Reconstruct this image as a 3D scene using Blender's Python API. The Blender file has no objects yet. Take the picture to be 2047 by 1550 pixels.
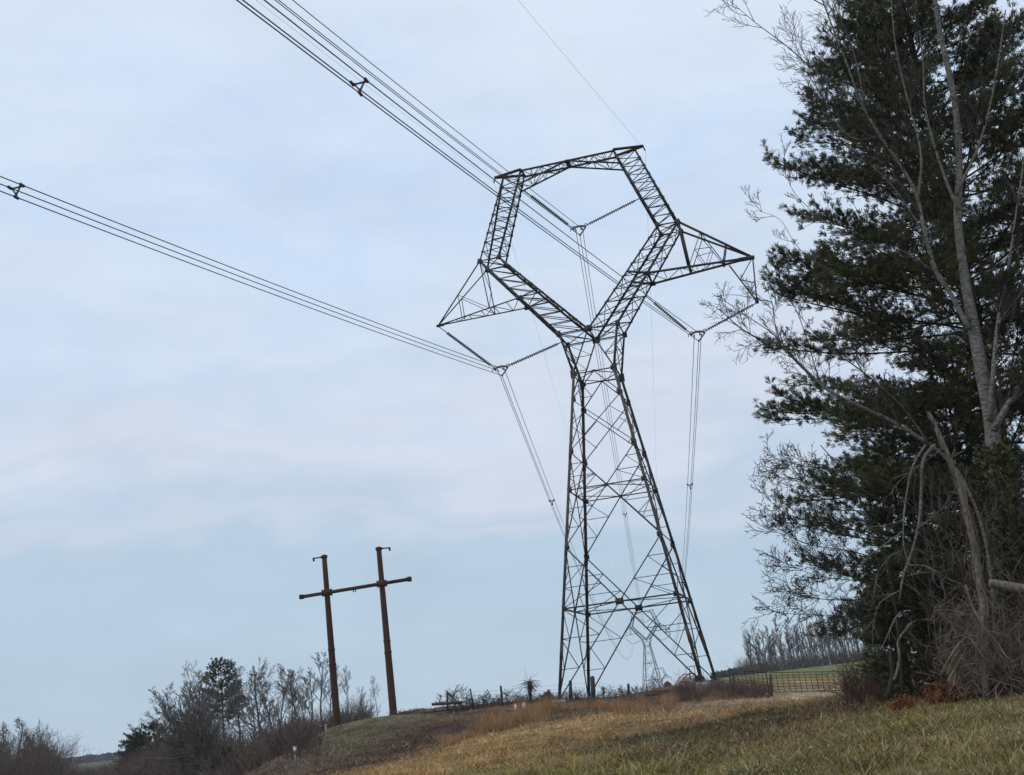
import bpy, math, random
import numpy as np
from mathutils import Matrix, Vector

# ------------------------------------------------------------------ camera / sky / sun
sc = bpy.context.scene
W_, H_ = 2047.0, 1550.0                       # photograph size used for measuring
F_, PITCH, ROLL = 2475.243, 0.2551, 0.1199    # focal length in px, tilt up, roll
EYE = np.array([0.0, 0.0, 1.6])

def _rot():
    c, s = math.cos(PITCH), math.sin(PITCH)
    Rx = np.array([[1, 0, 0], [0, c, -s], [0, s, c]])
    c, s = math.cos(ROLL), math.sin(ROLL)
    Ry = np.array([[c, 0, s], [0, 1, 0], [-s, 0, c]])
    return Rx @ Ry
RC = _rot()
cam_data = bpy.data.cameras.new('camera')
cam = bpy.data.objects.new('camera', cam_data)
sc.collection.objects.link(cam)
cam_data.sensor_width = 36.0
cam_data.lens = F_ / W_ * 36.0
cam_data.clip_start = 0.1
cam_data.clip_end = 9000.0
cam.matrix_world = Matrix(RC.tolist()).to_4x4() @ Matrix.Rotation(math.radians(90), 4, 'X')
cam.location = EYE.tolist()
sc.camera = cam
sc.render.resolution_x, sc.render.resolution_y = 1024, 775

SUN_EL, SUN_AZ = 42.0, 250.0                  # azimuth clockwise from +Y (the view direction)
world = bpy.data.worlds.new('World'); sc.world = world
world.use_nodes = True
wn, wl = world.node_tree.nodes, world.node_tree.links
wn.clear()
w_out = wn.new('ShaderNodeOutputWorld'); w_bg = wn.new('ShaderNodeBackground')
w_bg.inputs['Strength'].default_value = 0.1
w_sky = wn.new('ShaderNodeTexSky'); w_sky.sky_type = 'NISHITA'; w_sky.sun_disc = False
w_sky.sun_elevation = math.radians(SUN_EL); w_sky.sun_rotation = math.radians(SUN_AZ)
w_tc = wn.new('ShaderNodeTexCoord')
w_sep = wn.new('ShaderNodeSeparateXYZ'); wl.new(w_tc.outputs['Generated'], w_sep.inputs[0])
# soft cloud banks, stretched sideways
w_map = wn.new('ShaderNodeMapping'); w_map.inputs['Scale'].default_value = (1.0, 1.0, 2.6)
wl.new(w_tc.outputs['Generated'], w_map.inputs[0])
w_n1 = wn.new('ShaderNodeTexNoise'); w_n1.inputs['Scale'].default_value = 3.4
w_n1.inputs['Detail'].default_value = 7.0; w_n1.inputs['Roughness'].default_value = 0.56
w_n1.inputs['Distortion'].default_value = 0.4
wl.new(w_map.outputs[0], w_n1.inputs['Vector'])
w_mul = wn.new('ShaderNodeMath'); w_mul.operation = 'MULTIPLY_ADD'
w_mul.inputs[1].default_value = 0.36; w_mul.inputs[2].default_value = -0.18
wl.new(w_n1.outputs['Fac'], w_mul.inputs[0])
w_add = wn.new('ShaderNodeMath'); w_add.operation = 'ADD'
wl.new(w_sep.outputs['Z'], w_add.inputs[0]); wl.new(w_mul.outputs[0], w_add.inputs[1])
w_rmp = wn.new('ShaderNodeValToRGB'); wl.new(w_add.outputs[0], w_rmp.inputs[0])
cr = w_rmp.color_ramp
def s2l(c): return tuple((x / 255 / 12.92 if x <= 10 else ((x / 255 + 0.055) / 1.055) ** 2.4) for x in c)
stops = [(0.00, (188, 209, 227)), (0.06, (180, 203, 222)), (0.12, (178, 199, 219)), (0.155, (196, 208, 224)), (0.185, (188, 204, 224)), (0.24, (208, 216, 231)), (0.29, (198, 213, 233)),
         (0.34, (206, 219, 236)), (0.40, (196, 214, 238)), (0.47, (208, 221, 238)), (0.60, (214, 226, 240)), (1.0, (214, 226, 240))]
cr.elements[0].position = 0.0; cr.elements[1].position = 1.0
for i, (p, c) in enumerate(stops):
    e = cr.elements[0] if i == 0 else (cr.elements[-1] if i == len(stops) - 1 else cr.elements.new(p))
    e.color = s2l(c) + (1,)
w_sc = wn.new('ShaderNodeVectorMath'); w_sc.operation = 'SCALE'; w_sc.inputs['Scale'].default_value = 10.6
wl.new(w_rmp.outputs['Color'], w_sc.inputs[0])
w_n2 = wn.new('ShaderNodeTexNoise'); w_n2.inputs['Scale'].default_value = 8.0; w_n2.inputs['Detail'].default_value = 6.0; w_n2.inputs['Roughness'].default_value = .6
wl.new(w_map.outputs[0], w_n2.inputs['Vector'])
w_mr = wn.new('ShaderNodeMapRange'); w_mr.inputs[1].default_value = .3; w_mr.inputs[2].default_value = .7; w_mr.inputs[3].default_value = 10.1; w_mr.inputs[4].default_value = 11.0
wl.new(w_n2.outputs['Fac'], w_mr.inputs[0]); wl.new(w_mr.outputs[0], w_sc.inputs['Scale'])
w_mix = wn.new('ShaderNodeMix'); w_mix.data_type = 'RGBA'; w_mix.inputs['Factor'].default_value = 0.93
wl.new(w_sky.outputs[0], w_mix.inputs['A']); wl.new(w_sc.outputs[0], w_mix.inputs['B'])
wl.new(w_mix.outputs['Result'], w_bg.inputs['Color']); wl.new(w_bg.outputs[0], w_out.inputs['Surface'])

sun_d = bpy.data.lights.new('sun', 'SUN'); sun_d.energy = 0.7; sun_d.angle = math.radians(20)
sun_d.color = (1.0, 0.95, 0.88)
sun = bpy.data.objects.new('sun', sun_d); sc.collection.objects.link(sun)
_a, _e = math.radians(SUN_AZ), math.radians(SUN_EL)
_dir = Vector((math.sin(_a) * math.cos(_e), math.cos(_a) * math.cos(_e), math.sin(_e)))
sun.rotation_euler = _dir.to_track_quat('Z', 'Y').to_euler()
sun.location = (-60, -20, 80)
sc.view_settings.view_transform = 'Standard'; sc.view_settings.look = 'None'
sc.view_settings.exposure = 0.12; sc.view_settings.gamma = 1.0
sc.view_settings.use_curve_mapping = False

# ------------------------------------------------------------------ helpers
def at(px, py, y):
    "world point at ground-forward distance y seen at pixel (px, py) of the photograph"
    r = RC @ np.array([(px - W_ / 2) / F_, 1.0, -(py - H_ / 2) / F_])
    return EYE + r * (y / r[1])

def tag(o, label=None, cat=None, group=None, kind=None):
    if label: o['label'] = label
    if cat: o['category'] = cat
    if group: o['group'] = group
    if kind: o['kind'] = kind
    return o

def empty(name, loc, rz=0.0):
    o = bpy.data.objects.new(name, None)
    sc.collection.objects.link(o); o.location = [float(v) for v in loc]; o.rotation_euler = (0, 0, rz)
    o.empty_display_size = 0.3
    return o

class MB:
    def __init__(s): s.V = []; s.Q = []; s.T = []; s.C = []; s.n = 0; s.col = False
    def add(s, v, q=None, t=None, c=None):
        v = np.asarray(v, float).reshape(-1, 3)
        if q is not None and len(q): s.Q.append(np.asarray(q, np.int64).reshape(-1, 4) + s.n)
        if t is not None and len(t): s.T.append(np.asarray(t, np.int64).reshape(-1, 3) + s.n)
        if c is not None:
            s.col = True; c = np.asarray(c, float)
            s.C.append(np.broadcast_to(c, (len(v), 3)))
        else: s.C.append(np.ones((len(v), 3)))
        s.V.append(v); s.n += len(v)
    BOXQ = [[0, 1, 3, 2], [4, 6, 7, 5], [0, 4, 5, 1], [2, 3, 7, 6], [0, 2, 6, 4], [1, 5, 7, 3]]
    def hexa(s, o, a, b, c, col=None):
        "box with corner o and edge vectors a, b, c"
        o, a, b, c = [np.asarray(x, float) for x in (o, a, b, c)]
        s.add([o + i * a + j * b + k * c for i in (0, 1) for j in (0, 1) for k in (0, 1)], s.BOXQ, c=col)
    def box(s, ctr, size, col=None):
        c = np.asarray(ctr, float); h = np.asarray(size, float)
        s.hexa(c - h / 2, [h[0], 0, 0], [0, h[1], 0], [0, 0, h[2]], col)
    def bar(s, a, b, w, h=None, up=(0, 0, 1), col=None):
        a, b = np.asarray(a, float), np.asarray(b, float); h = h or w
        d = b - a; L = np.linalg.norm(d)
        if L < 1e-6: return
        d /= L; u = np.asarray(up, float)
        x = np.cross(d, u)
        if np.linalg.norm(x) < 1e-3: x = np.cross(d, [1, 0.3, 0])
        x /= np.linalg.norm(x); z = np.cross(x, d)
        s.hexa(a - x * w / 2 - z * h / 2, d * L, x * w, z * h, col)
    def angle(s, a, b, w, n1, t=0.016):
        "an angle-iron: two thin flanges, open towards n1"
        a, b = np.asarray(a, float), np.asarray(b, float)
        d = b - a; L = np.linalg.norm(d); d /= L
        n = np.asarray(n1, float); n = n - d * (n @ d)
        if np.linalg.norm(n) < 1e-3: n = np.cross(d, [0.3, 1, 0.2])
        n /= np.linalg.norm(n); m = np.cross(d, n)
        f1 = (n + m) / math.sqrt(2); f2 = (n - m) / math.sqrt(2)
        o = a - n * w * 0.3
        s.hexa(o, d * L, f1 * w, f2 * t)
        s.hexa(o + f2 * t, d * L, f1 * t, f2 * (w - t))
    def plate(s, c, n, u, w, h, t=0.03):
        c, n, u = [np.asarray(x, float) for x in (c, n, u)]
        n = n / np.linalg.norm(n); u = u - n * (u @ n); u /= np.linalg.norm(u); x = np.cross(n, u)
        s.hexa(c - x * w / 2 - u * h / 2 - n * t / 2, x * w, u * h, n * t)
    def tube(s, P, R, n=6, cap=True, col=None):
        P = np.asarray(P, float); k = len(P); R = np.broadcast_to(np.asarray(R, float), (k,))
        T = np.empty_like(P); T[1:-1] = P[2:] - P[:-2]; T[0] = P[1] - P[0]; T[-1] = P[-1] - P[-2]
        T /= np.maximum(np.linalg.norm(T, axis=1), 1e-9)[:, None]
        m = P[-1] - P[0]; ref = np.array([0, 0, 1.0]) if abs(m[2]) < 0.85 * (np.linalg.norm(m) + 1e-9) else np.array([0.93, 0.37, 0.0])
        X = np.cross(T, ref); X /= np.maximum(np.linalg.norm(X, axis=1), 1e-6)[:, None]; Y = np.cross(X, T)
        a = np.arange(n) * 2 * math.pi / n
        v = P[:, None] + R[:, None, None] * (np.cos(a)[None, :, None] * X[:, None] + np.sin(a)[None, :, None] * Y[:, None])
        i = np.arange(k - 1)[:, None] * n; j = np.arange(n)[None]; j2 = (j + 1) % n
        q = np.stack([i + j, i + n + j, i + n + j2, i + j2], -1).reshape(-1, 4)
        t = None
        if cap and n > 3:
            t = [[0, x, x + 1] for x in range(1, n - 1)] + [[(k - 1) * n, (k - 1) * n + x + 1, (k - 1) * n + x] for x in range(1, n - 1)]
        s.add(v.reshape(-1, 3), q, t, col)
    def lathe(s, prof, n=12, org=(0, 0, 0), axis=(0, 0, 1), col=None):
        o = np.asarray(org, float); d = np.asarray(axis, float); d = d / np.linalg.norm(d)
        x = np.cross(d, [0, 0, 1] if abs(d[2]) < .9 else [1, 0, 0]); x /= np.linalg.norm(x); y = np.cross(d, x)
        a = np.arange(n) * 2 * math.pi / n; ring = np.cos(a)[:, None] * x + np.sin(a)[:, None] * y
        v = np.concatenate([o + d * z + ring * r for r, z in prof]); k = len(prof)
        q = [[i * n + j, i * n + (j + 1) % n, (i + 1) * n + (j + 1) % n, (i + 1) * n + j] for i in range(k - 1) for j in range(n)]
        t = [[0, x + 1, x] for x in range(1, n - 1)] + [[(k - 1) * n, (k - 1) * n + x, (k - 1) * n + x + 1] for x in range(1, n - 1)]
        s.add(v, q, t, col)
    def build(s, name, mat, parent=None, smooth=False, loc=None):
        me = bpy.data.meshes.new(name)
        V = np.concatenate(s.V) if s.V else np.zeros((0, 3))
        Q = np.concatenate(s.Q) if s.Q else np.zeros((0, 4), int)
        T = np.concatenate(s.T) if s.T else np.zeros((0, 3), int)
        if loc is not None: V = V - np.asarray(loc, float)
        me.vertices.add(len(V)); me.vertices.foreach_set('co', V.ravel())
        nl = Q.size + T.size; me.loops.add(nl)
        me.loops.foreach_set('vertex_index', np.concatenate([Q.ravel(), T.ravel()]).astype(np.int32))
        me.polygons.add(len(Q) + len(T))
        st = np.concatenate([np.arange(len(Q)) * 4, Q.size + np.arange(len(T)) * 3]).astype(np.int32)
        me.polygons.foreach_set('loop_start', st)
        me.polygons.foreach_set('loop_total', np.concatenate([np.full(len(Q), 4), np.full(len(T), 3)]).astype(np.int32))
        if smooth: me.polygons.foreach_set('use_smooth', np.ones(len(Q) + len(T), bool))
        if s.col:
            ca = me.color_attributes.new('tint', 'FLOAT_COLOR', 'POINT')
            C = np.concatenate(s.C); ca.data.foreach_set('color', np.concatenate([C, np.ones((len(C), 1))], 1).astype(np.float32).ravel())
        me.update(calc_edges=True)
        if mat: me.materials.append(mat)
        o = bpy.data.objects.new(name, me); sc.collection.objects.link(o)
        if parent: o.parent = parent
        if loc is not None: o.location = [float(x) for x in loc]
        return o

def copy_tree(o, parent=None):
    c = o.copy(); sc.collection.objects.link(c)
    if parent: c.parent = parent
    for ch in list(o.children): copy_tree(ch, c)
    return c

def mat(name, col, rough=0.8, metal=0.0, var=0.25, scale=6.0, col2=None, attr=False, bump=0.0, aniso=None, trans=0.0, spec=0.3):
    m = bpy.data.materials.new(name); m.use_nodes = True
    nt = m.node_tree; N, L = nt.nodes, nt.links
    b = N['Principled BSDF']; b.inputs['Roughness'].default_value = rough; b.inputs['Metallic'].default_value = metal
    b.inputs['Specular IOR Level'].default_value = spec
    tc = N.new('ShaderNodeTexCoord'); mp = N.new('ShaderNodeMapping'); L.new(tc.outputs['Object'], mp.inputs[0])
    if aniso: mp.inputs['Scale'].default_value = aniso
    nz = N.new('ShaderNodeTexNoise'); nz.inputs['Scale'].default_value = scale; nz.inputs['Detail'].default_value = 5
    nz.inputs['Roughness'].default_value = 0.65
    L.new(mp.outputs[0], nz.inputs['Vector'])
    rp = N.new('ShaderNodeValToRGB'); L.new(nz.outputs['Fac'], rp.inputs[0])
    c = np.array(col); c2 = np.array(col2) if col2 is not None else c * (1 + var)
    lo = c if col2 is not None else c * (1 - var)
    rp.color_ramp.elements[0].position = 0.34; rp.color_ramp.elements[1].position = 0.66
    rp.color_ramp.elements[0].color = tuple(lo) + (1,); rp.color_ramp.elements[1].color = tuple(np.minimum(c2, 1)) + (1,)
    src = rp.outputs['Color']
    if attr:
        at_ = N.new('ShaderNodeVertexColor'); at_.layer_name = 'tint'
        mx = N.new('ShaderNodeMix'); mx.data_type = 'RGBA'; mx.blend_type = 'MULTIPLY'; mx.inputs['Factor'].default_value = 1
        L.new(src, mx.inputs['A']); L.new(at_.outputs['Color'], mx.inputs['B']); src = mx.outputs['Result']
    L.new(src, b.inputs['Base Color'])
    if bump:
        bp = N.new('ShaderNodeBump'); bp.inputs['Strength'].default_value = bump; bp.inputs['Distance'].default_value = 0.05
        L.new(nz.outputs['Fac'], bp.inputs['Height']); L.new(bp.outputs[0], b.inputs['Normal'])
    if trans: b.inputs['Transmission Weight'].default_value = 0; b.inputs['Subsurface Weight'].default_value = 0
    return m

M = dict(
    steel=mat('weathered_lattice_steel', (0.022, 0.025, 0.030), 0.65, 0.0, col2=(0.06, 0.054, 0.054), scale=0.5),
    steel_leg=mat('rust_grey_leg_steel', (0.04, 0.042, 0.046), 0.6, 0.0, col2=(0.09, 0.062, 0.052), scale=0.3),
    steel_br=mat('rust_brown_steel', (0.045, 0.022, 0.018), 0.75, 0.0, col2=(0.08, 0.04, 0.03), scale=0.8),
    gusset=mat('gusset_plate_steel', (0.03, 0.032, 0.035), 0.6, 0.0, col2=(0.07, 0.07, 0.072), scale=0.6),
    far_steel=mat('haze_paled_far_steel', (0.07, 0.08, 0.09), 0.6, 0.0, var=0.2, scale=0.1),  # distance haze put into the colour: paler and bluer than the near steel
    glass=mat('green_grey_insulator', (0.075, 0.115, 0.12), 0.25, 0.0, var=0.3, scale=3, spec=0.5),
    wire=mat('aluminium_conductor', (0.05, 0.058, 0.068), 0.5, 0.3, var=0.15, scale=0.5),
    yoke=mat('yoke_plate_steel', (0.09, 0.08, 0.10), 0.5, 0.3, var=0.25, scale=5),
    concrete=mat('concrete_footing', (0.32, 0.30, 0.27), 0.9, var=0.2, scale=5, bump=0.2),
    pole=mat('weathering_steel_pole', (0.040, 0.016, 0.011), 0.8, 0.0, col2=(0.075, 0.030, 0.018), scale=0.6, aniso=(2, 2, 0.5)),
    bark=mat('grey_bark', (0.055, 0.048, 0.042), 0.95, col2=(0.25, 0.235, 0.215), scale=6, aniso=(1.4, 1.4, 3.5), bump=0.8),
    bark_dark=mat('dark_pine_bark', (0.025, 0.02, 0.017), 0.95, col2=(0.055, 0.045, 0.038), scale=8, aniso=(2, 2, .6), bump=0.5),
    twig=mat('grey_brown_twigs', (0.06, 0.048, 0.041), 0.9, col2=(0.125, 0.10, 0.088), scale=1.2),
    twig_dark=mat('dark_bare_twigs', (0.032, 0.026, 0.024), 0.9, col2=(0.06, 0.05, 0.045), scale=1.2),
    vine=mat('pale_vine_stems', (0.085, 0.06, 0.045), 0.9, col2=(0.25, 0.19, 0.145), scale=2.5),
    snag=mat('barkless_dead_wood', (0.07, 0.055, 0.046), 0.9, col2=(0.27, 0.23, 0.20), scale=7, aniso=(2.5, 2.5, 1.2), bump=.9),
    left_twig=mat('left_wood_twigs', (0.10, 0.085, 0.076), 0.9, col2=(0.18, 0.155, 0.14), scale=.6),
    far_twig=mat('far_bare_twigs', (0.075, 0.062, 0.058), 0.95, col2=(0.12, 0.10, 0.095), scale=.3),
    brush=mat('winter_brush_stems', (0.085, 0.068, 0.060), 0.95, col2=(0.165, 0.132, 0.116), scale=0.4, attr=True),
    needles=mat('pine_needles', (0.046, 0.056, 0.026), 0.6, col2=(0.115, 0.125, 0.055), scale=1.0, attr=True),
    ever=mat('far_evergreen_needles', (0.022, 0.034, 0.018), 0.7, col2=(0.04, 0.055, 0.028), scale=.6, attr=True),
    straw=mat('dry_broomsedge', (0.33, 0.185, 0.085), 0.85, col2=(0.55, 0.36, 0.20), scale=1.2, attr=True),
    leaf=mat('rust_dead_leaves', (0.16, 0.055, 0.02), 0.8, col2=(0.34, 0.14, 0.055), scale=3, attr=True),
    wood=mat('old_fence_wood', (0.045, 0.034, 0.028), 0.9, col2=(0.10, 0.08, 0.065), scale=5, aniso=(3, 3, .5)),
    rust=mat('rusty_gate_bars', (0.075, 0.038, 0.022), 0.85, col2=(0.16, 0.08, 0.045), scale=2),
    white=mat('white_paint', (0.55, 0.53, 0.5), 0.5, var=0.06, scale=2),
    orange=mat('orange_plastic', (0.75, 0.16, 0.04), 0.55, var=0.1, scale=2),
    red=mat('red_paint', (0.26, 0.045, 0.045), 0.45, var=0.15, scale=2),
    black=mat('black_rubber', (0.02, 0.02, 0.02), 0.8, var=0.2, scale=3),
    galv=mat('galvanised_post', (0.30, 0.31, 0.33), 0.5, 0.4, var=0.15, scale=4),
    reflector=mat('white_reflector', (0.8, 0.8, 0.78), 0.3, var=0.03, scale=3),
    pale=mat('pale_wood_stake', (0.5, 0.44, 0.38), 0.8, var=0.15, scale=4),
    soil=mat('turned_brown_soil', (0.07, 0.045, 0.032), 0.95, col2=(0.15, 0.10, 0.075), scale=3, bump=0.6),
)

# ------------------------------------------------------------------ ground
def vnoise(x, y, seed=0):
    xi, yi = np.floor(x).astype(np.int64), np.floor(y).astype(np.int64); fx, fy = x - xi, y - yi
    def h(a, b):
        n = (a * 374761393 + b * 668265263 + seed * 1442695041) & 0xFFFFFFFF
        n = ((n ^ (n >> 13)) * 1274126177) & 0xFFFFFFFF
        return ((n ^ (n >> 16)) & 0xFFFF) / 65535.0
    fx = fx * fx * (3 - 2 * fx); fy = fy * fy * (3 - 2 * fy)
    return (h(xi, yi) * (1 - fx) + h(xi + 1, yi) * fx) * (1 - fy) + (h(xi, yi + 1) * (1 - fx) + h(xi + 1, yi + 1) * fx) * fy
def fbm(x, y, seed=0, o=4):
    v = 0; a = .5; t = 0
    for i in range(o): v = v + a * vnoise(x * 2 ** i, y * 2 ** i, seed + i); t += a; a *= .5
    return v / t

GP = [  # pixel x, pixel y, distance: points of the ground read off the photograph
 (2047, 1550, 15), (1750, 1550, 17), (1500, 1550, 20), (1250, 1550, 24), (1000, 1550, 29), (850, 1550, 34), (700, 1550, 42),
 (2047, 1480, 20), (2047, 1420, 26), (2047, 1374, 32.5), (1900, 1396, 33), (1900, 1450, 24), (1700, 1404, 40), (1700, 1470, 26), (1500, 1430, 42), (1500, 1480, 29),
 (1450, 1402, 66), (1300, 1440, 50), (1300, 1490, 33), (1150, 1440, 56), (1000, 1458, 60), (1000, 1500, 42), (900, 1480, 54), (800, 1485, 60), (760, 1512, 52),
 (660, 1520, 54), (640, 1495, 64), (620, 1473, 74), (660, 1459, 78), (720, 1443, 80), (790, 1430, 82), (860, 1424, 80), (900, 1424, 76), (1000, 1412, 76), (1116, 1399, 76.5),
 (1173, 1396, 86), (1250, 1393, 90), (1300, 1389, 110), (1365, 1378, 120), (1398, 1364, 78), (1432, 1360, 86), (1280, 1402, 74),
 (1470, 1389, 72), (1540, 1390, 72), (1600, 1387, 74), (1700, 1384, 74), (1640, 1362, 110), (1560, 1352, 200), (1640, 1342, 240), (1735, 1323, 290), (1500, 1347, 340), (1620, 1334, 340), (1750, 1318, 340),
 (1800, 1380, 50), (1950, 1360, 45), (2047, 1350, 50), (1900, 1330, 120), (2047, 1310, 200),
 (560, 1512, 62), (500, 1552, 58), (400, 1600, 60), (540, 1532, 56), (560, 1545, 75), (600, 1503, 76), (480, 1590, 75), (300, 1640, 70), (620, 1500, 98), (560, 1530, 98), (480, 1575, 98), (300, 1600, 100), (100, 1620, 100), (683, 1453, 115), (793, 1428, 115), (640, 1475, 125), (600, 1500, 130), (500, 1545, 130), (300, 1580, 130), (100, 1590, 130), (60, 1565, 170), (0, 1570, 180), (300, 1550, 180), (500, 1520, 180),
]
pts = [at(*g) for g in GP]
pts += [np.array(p, float) for p in [(0, 120, 1.9), (10, 130, 1.9),
    (-30, 30, -0.9), (-20, 15, -0.2), (-12, 6, 0), (0, 5, 0), (10, 5, 0.05), (3, 14, 0.0), (-6, 24, 0.02), (-100, 200, -1.5), (-200, 400, -1.5), (-150, 900, 0), (-500, 1500, 2), (0, 1500, -9), (0, 300, 1.0), (60, 560, 3.2), (50, 700, 0),
    (600, 1500, 8), (200, 560, 6), (40, 15, 1.2), (30, 6, .6), (-40, 6, -.2), (-900, 3000, 4), (900, 3000, 8), (0, 3000, -6), (60, 40, 1.8), (-250, 120, -1.5)]]
CP = np.array(pts)
def uv(x, y):
    yy = np.maximum(y, 4.0) + 3.0
    return np.stack([np.clip(x / yy, -1.6, 1.6) * 2.2, np.log(yy)], -1)
_U = uv(CP[:, 0], CP[:, 1])
_D = CP[:, 1] ** 0.0
def _phi(a, b):
    r2 = ((a[:, None] - b[None]) ** 2).sum(-1); return 0.5 * r2 * np.log(r2 + 1e-12)
_n = len(CP); _A = np.zeros((_n + 3, _n + 3))
_A[:_n, :_n] = _phi(_U, _U) + np.eye(_n) * 0.002
_A[:_n, _n] = 1; _A[:_n, _n + 1:] = _U; _A[_n:, :_n] = _A[:_n, _n:].T
# fit the angle of the ground below the eye line, not its height, so far points weigh like near ones
_q = (CP[:, 2] - 1.6) / (np.maximum(CP[:, 1], 4) + 3)
_w = np.linalg.solve(_A, np.concatenate([_q, np.zeros(3)]))
def gz(x, y, rough=True):
    x = np.atleast_1d(np.asarray(x, float)); y = np.atleast_1d(np.asarray(y, float))
    out = np.empty(len(x))
    for i in range(0, len(x), 20000):
        u = uv(x[i:i + 20000], y[i:i + 20000])
        q = _phi(u, _U) @ _w[:_n] + _w[_n] + u @ _w[_n + 1:]
        out[i:i + 20000] = 1.6 + np.clip(q, -.6, .12) * (np.maximum(y[i:i + 20000], 4) + 3)
    if rough:
        am = np.clip(y / 40, .4, .9)
        out = out + (fbm(x * .45, y * .45, 5, 4) - .5) * .24 * am + (vnoise(x * 2.6, y * 2.6, 9) - .5) * .07
    return out
def g1(x, y): return float(gz(x, y)[0])
def onground(px, py, y):
    p = at(px, py, y); p[2] = g1(p[0], p[1]); return p

CC = [  # colours of the ground cover where it lies (photo pixel, distance, sRGB)
 (2000, 1530, 16, (104, 99, 62)), (1850, 1450, 24, (104, 98, 66)), (1900, 1400, 32, (118, 108, 74)), (1650, 1500, 22, (96, 88, 58)), (1500, 1540, 20, (92, 90, 50)), (1550, 1440, 38, (82, 70, 50)), (1400, 1490, 29, (80, 68, 48)), (1450, 1460, 36, (72, 60, 44)), (1250, 1540, 25, (98, 94, 52)),
 (1300, 1440, 50, (142, 116, 78)), (1150, 1450, 54, (150, 122, 80)), (1000, 1480, 50, (152, 124, 80)), (900, 1510, 44, (142, 116, 74)), (800, 1545, 38, (142, 115, 74)), (1050, 1540, 30, (118, 104, 62)), (1430, 1425, 52, (142, 116, 78)),
 (900, 1456, 64, (70, 52, 42)), (950, 1448, 64, (84, 66, 52)), (800, 1452, 74, (98, 92, 70)), (830, 1482, 60, (66, 48, 38)), (770, 1506, 54, (66, 48, 38)), (700, 1490, 64, (86, 80, 60)), (700, 1460, 76, (104, 98, 70)), (660, 1525, 54, (80, 66, 56)), (600, 1520, 60, (84, 74, 60)), (715, 1535, 48, (70, 52, 42)),
 (1200, 1415, 68, (94, 76, 58)), (1050, 1420, 70, (104, 80, 58)), (1300, 1405, 72, (86, 68, 54)), (1400, 1400, 70, (78, 62, 52)), (900, 1426, 76, (80, 62, 52)), (800, 1428, 82, (80, 62, 52)), (1500, 1405, 60, (124, 106, 80)),
 (1600, 1395, 66, (166, 148, 122)), (1700, 1392, 70, (160, 142, 116)), (1530, 1402, 64, (150, 130, 102)), (1640, 1370, 95, (152, 126, 88)), (1600, 1352, 190, (98, 104, 64)), (1700, 1335, 260, (104, 110, 68)), (1330, 1385, 115, (126, 120, 70)),
 (500, 1540, 58, (80, 66, 56)), (300, 1570, 80, (84, 74, 62)), (1800, 1385, 46, (84, 66, 46)), (1980, 1365, 42, (86, 72, 54)), (1300, 1395, 500, (92, 100, 62)), (100, 1545, 400, (66, 60, 54)), (200, 1545, 250, (66, 60, 54)), (60, 1560, 200, (66, 60, 54)),
]
_cp = np.array([at(a, b, d)[:2] for a, b, d, _ in CC]); _cu = uv(_cp[:, 0], _cp[:, 1]); _cc = np.array([s2l(c) for *_, c in CC]) / 0.66
def gcol(x, y):
    x = np.asarray(x, float); y = np.asarray(y, float); out = np.empty((len(x), 3))
    for i in range(0, len(x), 20000):
        u = uv(x[i:i + 20000], y[i:i + 20000])
        u = u + .06 * np.stack([fbm(x[i:i + 20000] * .3, y[i:i + 20000] * .2, 21, 3) - .5, fbm(x[i:i + 20000] * .3, y[i:i + 20000] * .2, 22, 3) - .5], -1)
        w = 1 / (((u[:, None] - _cu[None]) ** 2 * np.array([1, 2.5])).sum(-1) + 4e-4) ** 1.6
        out[i:i + 20000] = (w @ _cc) / w.sum(1)[:, None]
    p = fbm(x * .5, y * .5, 31, 4)[:, None]; p2 = fbm(x * 1.3, y * 1.0, 37, 3)[:, None]
    near = np.clip((58 - y) / 25, 0, 1)[:, None]
    g = np.clip((p - .55) * 7, 0, 1) * near
    out = out * (1 - g * .3) + g * .3 * np.array([.11, .13, .05])
    b = np.clip((p2 - .55) * 6, 0, 1)
    return out * (1 - .5 * b) * (.8 + .4 * vnoise(x * .9 + 7, y * .9, 41)[:, None])

def axis(lo, hi, c, near, n):
    t = np.linspace(-1, 1, n); k = 6.2
    s = np.sinh(k * t) / math.sinh(k)
    return np.where(s < 0, c + s * (c - lo), c + s * (hi - c))
gx = axis(-2000, 2000, 2.0, 1, 420)
gy = np.concatenate([-np.geomspace(1900, 4, 40), np.linspace(-3, 12, 20), np.geomspace(12.4, 2000, 400)])
GX, GY = np.meshgrid(gx, gy)
gxf, gyf = GX.ravel(), GY.ravel()
mb = MB()
nx, ny = len(gx), len(gy)
ii, jj = np.meshgrid(np.arange(ny - 1), np.arange(nx - 1), indexing='ij')
quad = np.stack([ii * nx + jj, ii * nx + jj + 1, (ii + 1) * nx + jj + 1, (ii + 1) * nx + jj], -1).reshape(-1, 4)
GZ = gz(gxf, gyf)
mb.add(np.stack([gxf, gyf, GZ], 1), quad, c=gcol(gxf, gyf))
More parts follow.
